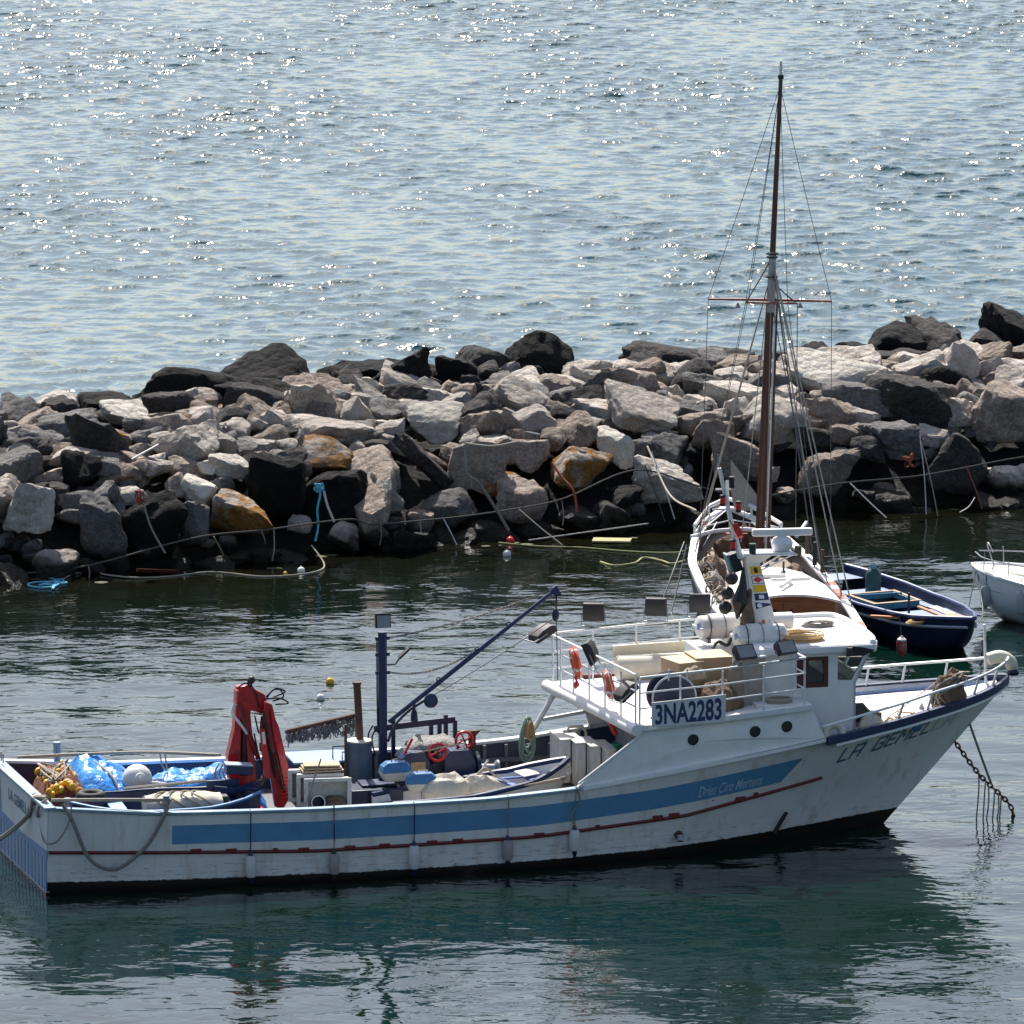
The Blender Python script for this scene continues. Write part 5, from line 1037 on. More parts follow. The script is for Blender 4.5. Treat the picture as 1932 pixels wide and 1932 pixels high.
single(sack(.55, .4, .2, 7.2), 'rag', pmat('rag_tan', (.3, .24, .17), .9, var=.3), 'tan rag on top of the cable drum', 'rag', 14.95, -2.2, 4.22, ang=22)
cb2 = bt('steel_cabinet', 'grey steel cabinet aft of the wheelhouse', 'cabinet', 16.45, -1.75, 3.32); MB().box((0, 0, .6), (.55, .5, 1.2)).build('body', pmat('cab_grey', (.28, .26, .23), .6, var=.2, dirt=(.15, .11, .08), dirt_amt=.6), cb2, bevel=.015); MB().box((0, 0, 1.22), (.62, .56, .04)).build('top', pmat('cab_top', (.5, .53, .55), .5), cb2, bevel=.008)
single(sack(.5, .35, .9, 3.3), 'hanging_bag', pmat('bag_taupe', (.24, .2, .16), .9, var=.25), 'taupe bag standing left of the steel cabinet', 'bag', 16.05, -1.9, 3.6, ang=22)
wbx = box_thing('battery_box', 'low white locker at the foot of the near railing', 'locker', 16.9, -2.2, 3.30, (.95, .55, .18), white_clean, deck_white)
coil_r = MB()
for i in range(5): coil_r.torus((0, 0, .02 + .02 * i), .26 - .02 * (i % 3), .02, None, 24, 6, (1.15, .85))
single(coil_r, 'rope_coil', rope_m, 'small beige rope coil on the low white locker', 'rope coil', 17.0, -2.2, 3.50)
coil_r = MB()
for i in range(11): coil_r.torus((.01 * (i % 3), .02 * (i % 2), .015 + .013 * i), .46 - .035 * (i % 5), .017, None, 28, 6, (1.1, .9))
single(coil_r, 'rope_coil', rope_ochre, 'flat coil of ochre hose on the wheelhouse roof', 'hose coil', 17.9, -.95, 4.69)
coil_r = MB()
for i in range(6): coil_r.torus((.05 * (i % 3), .05 * (i % 2), .015 + .012 * i), .3 - .03 * (i % 4), .016, None, 22, 5, (1.2, .8))
single(coil_r, 'rope_coil', rope_g, 'flat grey rope coil on the far side of the wheelhouse roof', 'rope coil', 18.7, .55, 4.69)
def raft(u, v, z, label, rz):
    r_ = bt('life_raft', label, 'life raft', u, v, z, 'white life raft canisters', rz)
    MB().lathe([(.02, -.62), (.2, -.61), (.27, -.55), (.27, -.34), (.30, -.33), (.30, .33), (.27, .34), (.27, .55), (.2, .61), (.02, .62)], 26, Matrix.Translation((0, 0, .34)) @ RY(90)).build('canister', plastic_w, r_)
    MB().prism([(-.63, .30), (.63, .30), (.63, .37), (-.63, .37)], -.31, .31, 'v').build('seam_flange', plastic_w, r_, bevel=.01)
    for x in (-.38, 0, .38): MB().tube([(x, .31 * math.cos(a), .34 + .31 * math.sin(a)) for a in np.linspace(0, 6.28, 25)[:-1]], .013, 5, closed=True).build('strap', black if x else steel, r_)
    for x in (-.4, .4): MB().box((x, 0, .04), (.08, .5, .1)).build('cradle', steel, r_)
    MB().lathe([(.04, 0), (.04, .05), (.02, .09)], 10, Matrix.Translation((.08, 0, .64))).build('release', orange_ring, r_)
    MB().add([(-.632, .1 * math.cos(a) - .12, .38 + .08 * math.sin(a)) for a in np.linspace(0, 6.28, 13)[:-1]], [tuple(range(12))]).build('label', pmat('label_blue', (.1, .22, .5), .5), r_)
raft(16.45, .75, 4.42, 'white life raft canister farther from the near rail, left of the radar tower', 6); raft(16.95, -.75, 4.44, 'white life raft canister nearer, in front of the radar tower', 2)
single(MB().box((0, 0, 0), (.9, 1.2, 1.0)), 'deck_locker', white_clean, 'white deck locker under the farther life raft', 'locker', 16.2, .85, 3.82, bevel=.02)
single(MB().tube(rope_pts([(0, 0, .0), (.15, .1, .12), (.35, 0, .05), (.5, .1, .2), (.65, 0, .1)], 5), .045, 6), 'black_hose', black, 'black hose heap between the two life rafts', 'hose', 16.0, -.1, 4.42)
for k, (u, v, z) in enumerate(((16.39, -.3, 6.08), (16.29, -.3, 5.74), (16.24, -.3, 5.40))):
    single(MB().ball((0, 0, 0), .155, 18), 'day_shape', black, ['black ball day shape, topmost of the three on the radar tower', 'black ball day shape, middle of the three on the radar tower', 'black ball day shape, lowest of the three on the radar tower'][k], 'day shape', u, v, z, 'black day shapes')
# -- foredeck
def fender(mb, L_, r): return mb.lathe([(.01, -L_ / 2 - .07), (.04, -L_ / 2 - .06), (.05, -L_ / 2), (r * .8, -L_ / 2 + .03), (r, -L_ / 2 + .1), (r, L_ / 2 - .1), (r * .8, L_ / 2 - .03), (.05, L_ / 2), (.04, L_ / 2 + .06), (.01, L_ / 2 + .07)], 16)
single(MB().torus((0, 0, 0), .2, .09, RX(78), 24, 10), 'ring_fender', cream, 'cream ring fender standing at the aft end of the bow rail', 'fender', 18.3, -2.3, 2.72)
bf = bt('bow_fender', 'cream inflatable fender hanging over the stem head', 'fender', 23.15, .0, 3.62); MB().tube(rope_pts([(-.42, .1, .16), (-.1, .05, .24), (.14, 0, .12), (.2, -.03, -.1)], 6), [.08] + [.15] * 15 + [.14, .12, .08], 14).build('body', cream, bf); MB().lathe([(.13, 0), (.15, .08), (.12, .14)], 14, Matrix.Translation((.21, -.03, -.2))).build('end_cap', navy_dk, bf)
hp_ = bt('net_heap', 'grey-brown hank of old net and rope on the near bow rail', 'net heap', 21.5, -1.0, 2.92)
sack(.8, .6, .55, 6.1).build('netting', sack_brown, hp_, loc=(0, 0, .3), ang=22)
r_ = random.Random(8)
for k in range(22): MB().tube(rope_pts([(.3 + r_.uniform(-.1, .12), r_.uniform(-.25, .2), .78 + r_.uniform(-.1, .1)), (r_.uniform(-.1, .2), r_.uniform(-.3, .2), .72 + r_.uniform(-.05, .08)), (-.3 + r_.uniform(-.15, .1), r_.uniform(-.35, .2), .35 + r_.uniform(-.2, .2)), (-.35 + r_.uniform(-.1, .3), r_.uniform(-.35, .2), .02)], 4), .024, 5).build('strand', [rope_g, rope_m, sack_brown][k % 3], hp_)
an = bt('anchor', 'small grey anchor leaning by the net heap on the foredeck', 'anchor', 20.85, -.8, 2.62); MB().bar((0, 0, .1), (.5, -.2, .35), .03, 8).build('shank', steel, an); MB().prism([(-.12, .12), (.22, .05), (.02, .42)], -.02, .02, 'v').build('fluke', pmat('anchor_grey', (.4, .43, .46), .4, .3), an)
for (u, v, w, h, sd, m_, lab) in ((20.35, -1.35, .6, .25, 1, rope_ochre, 'ochre rope heap on the foredeck by the near rail'), (19.95, -1.6, .5, .2, 4, rope_w, 'white rope loops on the foredeck inside the near rail')):
    r_ = random.Random(sd); single(MB().tube(rope_pts([(r_.uniform(-w / 2, w / 2), r_.uniform(-.15, .15), r_.uniform(0, h)) for i in range(14)], 5), .02, 6), 'rope_heap', m_, lab, 'rope', u, v, zs(u) - .18)
single(MB().box((0, 0, .1), (.34, .26, .22)), 'blue_pail', midblue, 'small blue pail beside the ochre rope on the foredeck', 'pail', 20.55, -1.2, 2.5, bevel=.03)
single(MB().tube(rope_pts([(0, 0, 0), (2.2, 2.2, .55)], 10, .02), .014, 5), 'stay_line', rope_m, 'thin tan line stretched across the white foredeck', 'line', 19.7, -1.9, 2.95)
# -- fenders and lines on the near side
for k, (u, zt_, zb_) in enumerate(((4.52, .80, .13), (6.42, .75, .11), (8.26, .84, .13), (10.44, .84, .2), (12.02, .98, .32))):
    p = hp(u, (zt_ + zb_) / 2, -1, .15); fm = pmat('fender_white', (.62, .60, .57), .45, var=.06, dirt=(.32, .24, .18), dirt_amt=.6, dirt_scale=4)
    f = bt('fender', ['white fender hanging by the near side, first from the stern', 'grubby fender hanging by the near side, second from the stern', 'white fender hanging by the near side, third from the stern', 'grey fender hanging by the near side, fourth from the stern', 'white fender with blue ends, hanging nearest the bow'][k], 'fender', p.x, p.y, p.z, 'fenders along the near side')
    L_ = zt_ - zb_; MB().lathe([(.05, -L_ / 2 + .1), (.10, -L_ / 2 + .12), (.125, -L_ / 2 + .2), (.125, L_ / 2 - .16), (.10, L_ / 2 - .08), (.05, L_ / 2 - .06)], 16).build('body', fm if k % 2 == 0 else pmat('fender_grubby', (.34, .31, .28), .6, var=.15, dirt=(.2, .15, .1), dirt_amt=.6), f)
    for s in (-1, 1): MB().lathe([(.06, 0), (.045, .08), (.02, .13)], 12, Matrix.Translation((0, 0, s * (L_ / 2 - .08))) @ (RX(180) if s < 0 else Matrix())).build('end_cap', navy_dk if k != 1 else darkmetal, f)
    up = hp(u, zs(u) + .06, -1, .07) - p; MB().tube([(0, 0, L_ / 2), (0, up.y, up.z - .05), (0, up.y + .1, up.z + .03)], .014, 5).build('lanyard', navy_dk if k in (0, 2) else rope_g, f)
def brope(ctrl, r, mat, label, name='mooring_rope', n=8, cat='rope', **kw):
    c0 = Vector(ctrl[0]); return single(MB().tube(rope_pts([Vector(c) - c0 for c in ctrl], n, **kw), r, 7), name, mat, label, cat, *c0)
brope([(.3, -2.75, 2.12), (.5, -2.86, 1.75), (.8, -2.86, .98), (1.1, -2.88, .68), (1.45, -2.88, .60), (1.8, -2.88, .78), (2.2, -2.89, 1.15), (2.55, -2.9, 1.75), (2.68, -2.82, 2.1)], .045, rope_g, 'thick grey rope looping down the near side at the stern')
brope([(.1, -2.4, 2.14), (1.2, -2.45, 2.1), (2.62, -2.7, 2.08)], .04, rope_m, 'taut beige rope along the near rail to the corner post', n=10)
brope([(.0, 1.95, 2.2), (1.5, 1.75, 2.24), (3.0, 1.3, 2.3), (4.4, .1, 2.42)], .04, rope_m, 'taut beige rope from the transom to the crane', n=10)
brope([(3.2, 1.25, 2.3), (3.25, 1.2, 2.0), (3.35, 1.2, 1.9), (3.32, 1.25, 2.28)], .02, rope_m, 'small rope loop hanging from the taut crane rope')
brope([(.05, -2.2, 2.15), (-.14, -1.6, 2.0), (-.2, -1.0, 1.5), (-.9, .2, .6), (-2.2, 1.6, -.3)], .05, rope_g, 'dark mooring rope running down from the transom corner into the water')
brope([(.05, -2.05, 2.15), (-.16, -1.5, 2.0), (-.24, -.9, 1.4), (-1.0, .3, .5), (-2.3, 1.8, -.3)], .04, rope_m, 'paler second mooring rope running down from the transom corner')
brope([(.02, -2.3, 2.15), (-.12, -2.1, 1.95), (-.12, -1.8, 1.65), (-.12, -1.5, 1.7), (-.14, -1.3, 2.05)], .03, rope_m, 'rope loop hanging on the transom near the corner')
brope([(-.08, -1.2, 2.05), (-.09, -1.0, 1.5), (-.09, -.75, 1.28), (-.09, -1.1, 1.2), (-.09, -1.4, 1.5)], .03, rope_g, 'lower dark rope loop hanging on the transom')
brope([(.5, -2.8, 2.1), (.42, -2.86, 1.7), (.15, -2.86, 1.3), (-.06, -2.5, 1.2), (-.07, -2.0, 1.35), (-.07, -1.7, 1.8)], .018, rope_g, 'thin grey line looping round the stern corner')
brope([(2.6, -2.72, 2.0), (2.75, -2.68, 2.06), (2.62, -2.62, 2.0), (2.5, -2.7, 1.98), (2.62, -2.78, 2.02), (2.74, -2.7, 2.1), (2.3, -2.4, 2.0), (2.2, -2.2, 1.98)], .035, rope_m, 'beige rope turns round the post on the near rail')
brope([(6.42, -2.93, 1.82), (6.42, -2.95, 1.0)], .016, black, 'dark line hanging over the rail at the second fender', sag=0)
brope([(12.02, -2.98, 1.95), (12.1, -2.95, 1.6), (11.9, -2.97, 1.3), (12.0, -2.98, 1.0)], .02, rope_g, 'grey line hanging over the rail at the fender nearest the bow')
# -- chain and rope from the bow
def chain(pts, label, r=.028, name='mooring_chain'):
    P_ = [BP(*p) for p in pts]; cur = rope_pts(P_, 14); ln = [0]
    for a, b in zip(cur, cur[1:]): ln.append(ln[-1] + (b - a).length)
    step = .13; n = int(ln[-1] / step); m = MB(); o0 = cur[0]
    for i in range(n):
        d = (i + .5) * step; k = max(j for j in range(len(ln)) if ln[j] <= d); k = min(k, len(cur) - 2); t = (d - ln[k]) / max(1e-6, ln[k + 1] - ln[k])
        p = cur[k].lerp(cur[k + 1], t) - o0; q = (cur[k + 1] - cur[k]).to_track_quat('X', 'Z').to_matrix().to_4x4()
        m.torus(p, .065, r * .75, q @ RX(90 * (i % 2)), 10, 5, (1.35, .7))
    o = m.build(name, rust, None, fix=False); o.location = o0; return tag(o, label, 'chain')
chain([(21.75, -.05, 2.15), (22.55, .0, 1.08), (23.32, .0, .3), (23.45, 0, -.2)], 'rusty mooring chain slanting from the bow into the water')
brope([(22.2, -.1, 2.55), (22.88, 0, .8)], .03, rope_g, 'grey mooring rope from the stem down to the chain', sag=.02)
r_ = random.Random(4)
for k, (u, zt_) in enumerate(((22.55, 1.05), (22.72, .85), (22.8, .75), (22.95, .6), (23.05, .55), (23.12, .5))):
    brope([(u, -.02, zt_), (u - .03 * (k % 2), -.05, zt_ - .35), (u - .05, -.03, -.1)], .018, rope_g, ['weedy strand hanging from the bow chain, first from the boat', 'weedy strand hanging from the bow chain, second from the boat', 'weedy strand hanging from the bow chain, third from the boat', 'weedy strand hanging from the bow chain, fourth from the boat', 'weedy strand hanging from the bow chain, fifth from the boat', 'weedy strand hanging from the bow chain, farthest from the boat'][k], 'weed_strand', cat='strand')
# ------------------------------------------------------------ wooden sailing boat behind
SO = Vector((7.78, 146.8, 0)); SAX = Vector((6.2, 163.4, 0)) - SO; SL = SAX.length; SANG = math.atan2(SAX.y, SAX.x)
sb_ = empty('sailing_boat', SO, SANG); tag(sb_, 'old wooden sailing boat with a tall brown mast moored behind the fishing boat', 'sailing boat')
SI = (Matrix.Translation(SO) @ Matrix.Rotation(SANG, 4, 'Z')).inverted()
def S(x, y, z): return SI @ Vector((x, y, z))
WS = ([0, .1, .3, .5, .68, .82, .92, 1], [1.5, 1.68, 1.84, 1.84, 1.72, 1.32, .78, .05]); ZSS = ([0, .35, .65, .85, 1], [1.35, 1.25, 1.38, 1.72, 2.05]); KS = ([0, .5, .9, 1], [-.1, -.7, -.5, .4])
rings = []
for t in np.linspace(0, 1, 36): rings.append(hull_ring(SL * t, interp(t, *WS), interp(t, *ZSS), interp(t, *KS), .08, 11, .45))
MB().loft(rings).build('hull', hull_material('sail_hull', (.05, .05, .055), (.03, .02, .015), .1, True, (.1, .09, .08)), sb_)
sailw = pmat('sail_white', (.74, .73, .70), .5, var=.06, dirt=(.4, .3, .22), dirt_amt=.45, dirt_scale=2.5)
saild = pmat('sail_deck', (.24, .19, .15), .8, var=.2, stretch=(.3, 6, 1), dirt=(.2, .15, .11), dirt_amt=.5)
for s in (-1, 1):
    MB().loft([[(SL * t, s * (interp(t, *WS) + .07), interp(t, *ZSS) + .005), (SL * t, s * max(.0, interp(t, *WS) - .17), interp(t, *ZSS) + .005), (SL * t, s * max(.0, interp(t, *WS) - .17), interp(t, *ZSS) + .075), (SL * t, s * (interp(t, *WS) + .07), interp(t, *ZSS) + .075)] for t in np.linspace(0, .995, 40)]).build('cap_rail', sailw, sb_)
    MB().loft([[(SL * t, s * (interp(t, *WS) + .012), interp(t, *ZSS) - .0), (SL * t, s * (interp(t, *WS) - .0 + .010), interp(t, *ZSS) - .22)] for t in np.linspace(.02, .97, 40)], False, False).build('sheer_strake', sailw, sb_)
for t0, t1, s in ((.36, .44, -1), (.10, .15, -1), (.47, .50, -1), (.88, .91, 1)):
    MB().loft([[(SL * t, s * (interp(t, *WS) + .06), interp(t, *ZSS) + .082), (SL * t, s * (interp(t, *WS) - .15), interp(t, *ZSS) + .082)] for t in np.linspace(t0, t1, 5)], False, False).build('worn_patch', pmat('primer_red', (.42, .17, .11), .8, var=.2), sb_)
dz = lambda t: interp(t, *ZSS) - .45
MB().loft([[(SL * t, v * max(.03, interp(t, *WS) - .1), dz(t)) for v in np.linspace(-1, 1, 5)] for t in np.linspace(.01, .97, 30)], False, False).build('deck', saild, sb_)
# cabin: curved white coach roof, varnished bulkhead with doors
CX0, CX1, CW = 3.6, 8.2, 1.22
def croof(x, v): return 1.98 - .10 * (x - CX0) / 4.6 - .20 * (v / CW) ** 2
MB().loft([[(x, -w, .8), (x, -w, croof(x, w) - .04), (x, w, croof(x, w) - .04), (x, w, .8)] for x, w in ((CX0 + .04, CW), (6.5, CW), (CX1, CW * .8))]).build('cabin_side', pmat('cabin_wood_grey', (.36, .28, .22), .6, var=.2), sb_)
MB().loft([[(x, w * k, croof(x, CW * k) + dz_) for k in np.linspace(-1, 1, 9)] + [(x, w * k, croof(x, CW * k) + dz_ - .06) for k in np.linspace(1, -1, 9)] for x, w, dz_ in ((CX0 - .22, CW + .1, 0), (6.0, CW + .1, .0), (8.0, CW * .85, 0), (8.35, CW * .7, -.12))]).build('coach_roof', sailw, sb_)
bk_ = MB().prism([(-CW, .75), (CW, .75), (CW, croof(CX0, CW) - .05), (CW * .5, croof(CX0, CW * .5) - .05), (0, croof(CX0, 0) - .05), (-CW * .5, croof(CX0, CW * .5) - .05), (-CW, croof(CX0, CW) - .05)], CX0 - .02, CX0 + .03, 'u').build('cabin_bulkhead', wood_m, sb_)
for y in (-.02, .42):
    dd = MB().box((CX0 - .035, y, 1.28), (.03, .4, .95)).build('cabin_door', wood_m, sb_, bevel=.008)
    MB().lathe([(.05, 0), (.05, .012)], 12, Matrix.Translation((CX0 - .05, y, 1.5)) @ RY(-90)).build('door_vent', hole_dark, dd)
MB().tube([(CX0 - .3, -.45, 1.38), (CX0 - .3, -.45, 1.18), (CX0 - .3, -1.05, 1.18), (CX0 - .3, -1.05, 1.42)], .025, 6).build('grab_rail', wood_l, sb_)
MB().box((6.6, .1, 1.98), (1.0, .7, .1)).build('skylight', sailw, sb_, bevel=.02); MB().box((4.6, -.75, 1.86), (.55, .4, .06), RX(14)).build('deck_hatch', sailw, sb_, bevel=.02)
MB().tube([(4.0, .2, 2.08), (5.0, -.2, 2.08), (6.0, -.25, 2.05)], .06, 8).build('furled_awning', sailw, sb_); MB().tube([(5.2, .3, 2.05), (5.2, -.35, 2.05), (5.6, -.8, 1.98)], .05, 8).build('furled_awning', sailw, sb_)
MB().lathe([(.05, 0), (.05, .18), (.13, .22), (.12, .32), (.02, .38)], 14, Matrix.Translation((8.6, -1.05, 1.05))).build('mushroom_vent', cream, sb_)
ck = MB().lathe([(.1, 0), (.03, .05), (.03, .3)], 10, Matrix.Translation((6.3, -.2, 2.05))).build('vent_pipe', darkmetal, sb_)
MB().box((1.9, 0, .95), (2.4, 2.4, .3)).build('cockpit_well', wood_m, sb_, bevel=.02)
# bow: pulpit lattice, windlass, bowsprit stub
def lat(pts, r=.035, nm='pulpit_bar'): MB().tube(pts, r, 6).build(nm, sailw, sb_)
bx = SL
for s in (-1, 1):
    lat([(bx - 2.6, s * 1.25, 2.0), (bx - .9, s * .62, 2.25), (bx - .1, 0, 2.35)], .06, 'bow_bulwark_rail'); lat([(bx - 2.6, s * 1.2, 1.78), (bx - .9, s * .6, 1.98), (bx - .1, 0, 2.05)], .045)
    lat([(bx - 2.6, s * 1.25, 1.6), (bx - 2.6, s * 1.25, 2.0)]); lat([(bx - .9, s * .62, 1.8), (bx - .9, s * .62, 2.25)]); lat([(bx - 2.5, s * 1.2, 1.9), (bx - 1.2, 0, 1.9)], .02); lat([(bx - 2.2, s * 1.1, 1.7), (bx - .8, 0, 2.2)], .02)
    lat([(bx - 3.0, s * 1.4, 1.75), (bx - 2.7, s * .7, 1.85), (bx - 2.7, 0, 1.9)], .06, 'bow_beam'); lat([(bx - 2.6, s * 1.0, 1.4), (bx - 1.8, s * .5, 1.95)], .02)
lat([(bx - .4, 0, 2.0), (bx - .2, 0, 2.9)], .05, 'bow_post'); lat([(bx - .3, -.55, 2.65), (bx - .3, .35, 2.65)], .03, 'bow_post')
MB().lathe([(.22, -.3), (.12, -.25), (.12, .25), (.22, .3)], 16, Matrix.Translation((bx - 2.2, -.1, 1.75)) @ RX(90)).build('windlass', rust, sb_); MB().box((bx - 2.3, 0, 1.5), (.4, .6, .45)).build('windlass_base', pmat('oxide', (.12, .03, .03), .7, var=.3), sb_)
MB().tube([(bx - 3.2, -1.6, 1.75), (bx - 2.4, -2.0, 2.0)], .06, 6).build('anchor_arm', sailw, sb_)
MB().grid(lambda a, b: tuple(S(6.3 + 1.1 * a * (1 - b * .9), 162.6, 3.6 - 1.5 * a - .9 * b * (1 - a))), 6, 6).build('bow_netting', pmat('grey_net', (.3, .28, .26), .9, var=.4, scale=40), sb_)
# mast and rigging (given in world metres)
MB_ = S(6.96, 159.2, .9); M1 = S(7.24, 159.2, 8.65); M2 = S(7.30, 159.2, 10.05); M3 = S(7.49, 159.2, 14.95); M4 = S(7.49, 159.2, 15.4)
mast_m = pmat('mast_brown', (.085, .028, .018), .35, var=.25, scale=3, stretch=(3, 3, .3))
MB().tube([MB_, M1], [.14, .115], 12).build('lower_mast', mast_m, sb_)
MB().tube([MB_ + Vector((-.16, -.17, 0)), M1 + Vector((-.12, -.14, 0))], [.035, .028], 6).build('mast_track', sailw, sb_); MB().tube([MB_ + Vector((-.2, -.24, 0)), M1 + Vector((-.12, -.18, 0))], [.045, .03], 6).build('topmast_heel', mast_m, sb_)
MB().tube([M1 + Vector((0, -.02, -.3)), M2], [.14, .10], 12).build('mast_doubling', pmat('mast_grey', (.42, .42, .42), .5, var=.15, dirt=(.15, .15, .15), dirt_amt=.5), sb_)
MB().tube([M2, M3], [.085, .055], 10).build('topmast', mast_m, sb_); MB().tube([M3, M4], [.055, .035], 8).build('mast_head', sailw, sb_); MB().tube([M3 - Vector((0, 0, .05)), M3 + Vector((0, 0, .06))], .085, 10).build('mast_cap', black, sb_)
for z, r in ((10.0, .16), (9.35, .17), (9.9, .14)): p = S(7.26 + (z - 9) * .03, 159.2, z); MB().torus(p, r, .03, None, 16, 6).build('mast_band', darkmetal, sb_)
spm = pmat('spreader_red', (.22, .04, .03), .4, var=.2)
MB().tube([S(5.5, 159.15, 8.72), S(7.24, 159.15, 8.70), S(8.96, 159.15, 8.66)], [.03, .045, .03], 8).build('spreader', spm, sb_); MB().tube([S(6.54, 158.9, 8.66), S(7.99, 158.9, 8.63)], .03, 8).build('spreader', spm, sb_)
for x in (6.33, 8.08): MB().lathe([(.02, .12), (.03, .1), (.08, 0), (.07, -.02)], 12, Matrix.Translation(S(x, 159.1, 8.5))).build('deck_lamp', steel, sb_)
wire = pmat('rigging_wire', (.10, .10, .10), .5, .3, var=.2); wire2 = pmat('rigging_rope', (.33, .29, .24), .9, var=.2)
def stay(a, b, r=.014, m=wire): MB().tube(rope_pts([S(*a), S(*b)], 6, .04), r * .68, 5).build('shroud', m, sb_)
T = (7.47, 159.2, 14.7); X2 = (7.28, 159.2, 9.9); X1 = (7.22, 159.2, 9.3)
stay(T, (5.5, 159.15, 8.72)); stay((5.5, 159.15, 8.72), (5.25, 158, 1.7)); stay(T, (8.96, 159.15, 8.66)); stay((8.96, 159.15, 8.66), (8.9, 157.5, 1.5))
stay(T, (6.54, 158.9, 8.66)); stay((6.54, 158.9, 8.66), (5.3, 160.6, 1.8)); stay(T, (6.62, 159.2, 8.66)); stay((6.62, 159.2, 8.7), (5.2, 159.2, 1.7)); stay(T, (7.72, 159, 8.66)); stay((7.72, 159, 8.66), (8.6, 157, 1.5))
stay(X2, (6.54, 158.9, 8.66), .03); stay(X1, (7.99, 158.9, 8.63), .03); stay((7.99, 158.9, 8.63), (8.1, 161, 1.8), .02)
for b in ((5.15, 158.6, 1.6), (5.3, 160.8, 1.7), (5.45, 161.6, 1.8)): stay(X1, b, .028, wire2); 
for b in ((8.45, 157.2, 1.4), (8.62, 156.3, 1.35), (9.0, 153.5, 1.3), (9.25, 151.5, 1.0)): stay(X2, b, .03, wire2 if b[0] > 8.5 else wire)
stay(X2, (7.05, 156.5, 2.1), .018, wire2); stay((7.3, 159.2, 8.5), (8.7, 155.0, 1.3), .022, wire); stay(X1, (6.4, 157.5, 2.1), .022, wire2)
for k in range(9):   # rattling seizings on the topmast shrouds
    z = 14 - k * .55; f = (T[2] - z) / (T[2] - 8.66); MB().bar(S(T[0] + (6.54 - T[0]) * f, 159.1, z), S(T[0] + (6.62 - T[0]) * f + .05, 159.2, z), .008, 4).build('ratline', wire, sb_)
for (x, y, z) in ((8.45, 157.2, 1.4), (8.62, 156.3, 1.35), (8.3, 158.4, 1.5)): 
    MB().tube([S(x, y, z + .1), S(x, y, z + .75)], [.07, .05], 7).build('lanyard_block', [rust, black, sack_brown][int(y) % 3], sb_)
# clutter on the side deck
rq = random.Random(31)
for k in range(9):
    y0 = 152.5 + k * .85; x0 = 5.55 - .02 * k
    o = MB().tube(rope_pts([(rq.uniform(-.25, .3), rq.uniform(-.5, .5), rq.uniform(0, .5)) for i in range(12)], 4), .025, 5).build('rope_heap', [rope_g, rope_m, sack_brown][k % 3]); o.location = (x0, y0, 1.05)
    tag(o, ['rope heap on the sailing boat side deck, nearest the lamps', 'rope heap on the sailing boat side deck, second from the stern end', 'brown rope heap on the side deck beside the cabin', 'rope heap beside the forward part of the sailing boat cabin', 'rope heap on the left side deck just ahead of the cabin', 'brown rope heap by the left shrouds of the sailing boat', 'rope heap on the left side forward of the shrouds', 'rope heap on the left bow of the sailing boat', 'brown rope heap farthest forward on the sailing boat'][k], 'rope', 'rope heaps on the sailing boat')
for k, (x, y, z, w, dd_, h, m, nm, lab, cat) in enumerate(((5.7, 158.2, 1.0, .5, .7, .45, sack_brown, 'net_bundle', 'brown net bundle on the sailing boat abreast of the mast', 'net bundle'), (6.2, 160.4, 1.2, .7, .6, .5, rust, 'chain_heap', 'rusty chain heap on the sailing boat foredeck', 'chain heap'), (7.2, 160.3, 1.2, .6, .6, .45, black, 'black_bag', 'black bag on the sailing boat foredeck right of the mast', 'bag'), (5.6, 156.6, .95, .45, .9, .35, rope_g, 'net_bundle', 'grey net bundle beside the sailing boat cabin', 'net bundle'), (6.6, 161.3, 1.35, .5, .5, .4, sack_brown, 'net_bundle', 'brown net bundle in the sailing boat bow', 'net bundle'), (7.9, 157.4, 1.0, .45, .8, .4, sack_brown, 'net_bundle', 'brown net bundle right of the mast foot', 'net bundle'))):
    wt = sack(w * 1.3, dd_ * 1.3, h, k * 2.3 + 1).build(nm, m, None, ang=25); wt.location = (x, y, z + .1); tag(wt, lab, cat)
# ------------------------------------------------------------ blue open boat
BO = Vector((8.75, 159.4, 0)); BE = Vector((12.42, 151.2, 0)); bd = BE - BO; BLn = bd.length
ob_ = empty('open_boat', BO, math.atan2(bd.y, bd.x)); tag(ob_, 'navy blue open wooden boat with a pale stripe moored beside the sailing boat', 'open boat')
WB = ([0, .1, .3, .55, .72, .85, .94, 1], [.8, 1.02, 1.25, 1.30, 1.12, .74, .34, .03]); GB = ([0, .5, .8, 1], [1.02, .88, .93, 1.12]); KB = ([0, .5, .8, .92, 1], [-.1, -.35, -.2, .25, 1.1])
rings = [hull_ring(BLn * t, interp(t, *WB), interp(t, *GB), interp(t, *KB), .06, 11, .5) for t in np.linspace(0, 1, 30)]
MB().loft(rings).build('hull', navy_dk, ob_)
boatblue = pmat('deck_slate_blue', (.17, .23, .38), .6, var=.12, dirt=(.08, .1, .18), dirt_amt=.4)
for s in (-1, 1):
    gunwale(BLn, WB, GB, .06, 40, s, 1.0).build('gunwale', pmat('gunwale_blue', (.045, .07, .17), .4, var=.2), ob_)
    MB().tube([(BLn * t, s * (interp(t, *WB) + .02), interp(t, *GB) - .24) for t in np.linspace(0, .985, 40)], .045, 6).build('rubbing_strake', pmat('strake_grey', (.32, .34, .40), .5, var=.1), ob_)
MB().loft([[(BLn * t, v * max(.02, interp(t, *WB) - .08), interp(t, *GB) - .22) for v in (-1, 0, 1)] for t in np.linspace(.58, .97, 12)], False, False).build('foredeck', boatblue, ob_)
MB().loft([[(BLn * t, v * max(.02, interp(t, *WB) - .08), interp(t, *GB) - .28) for v in (-1, 0, 1)] for t in np.linspace(.2, .33, 6)], False, False).build('midship_deck', boatblue, ob_)
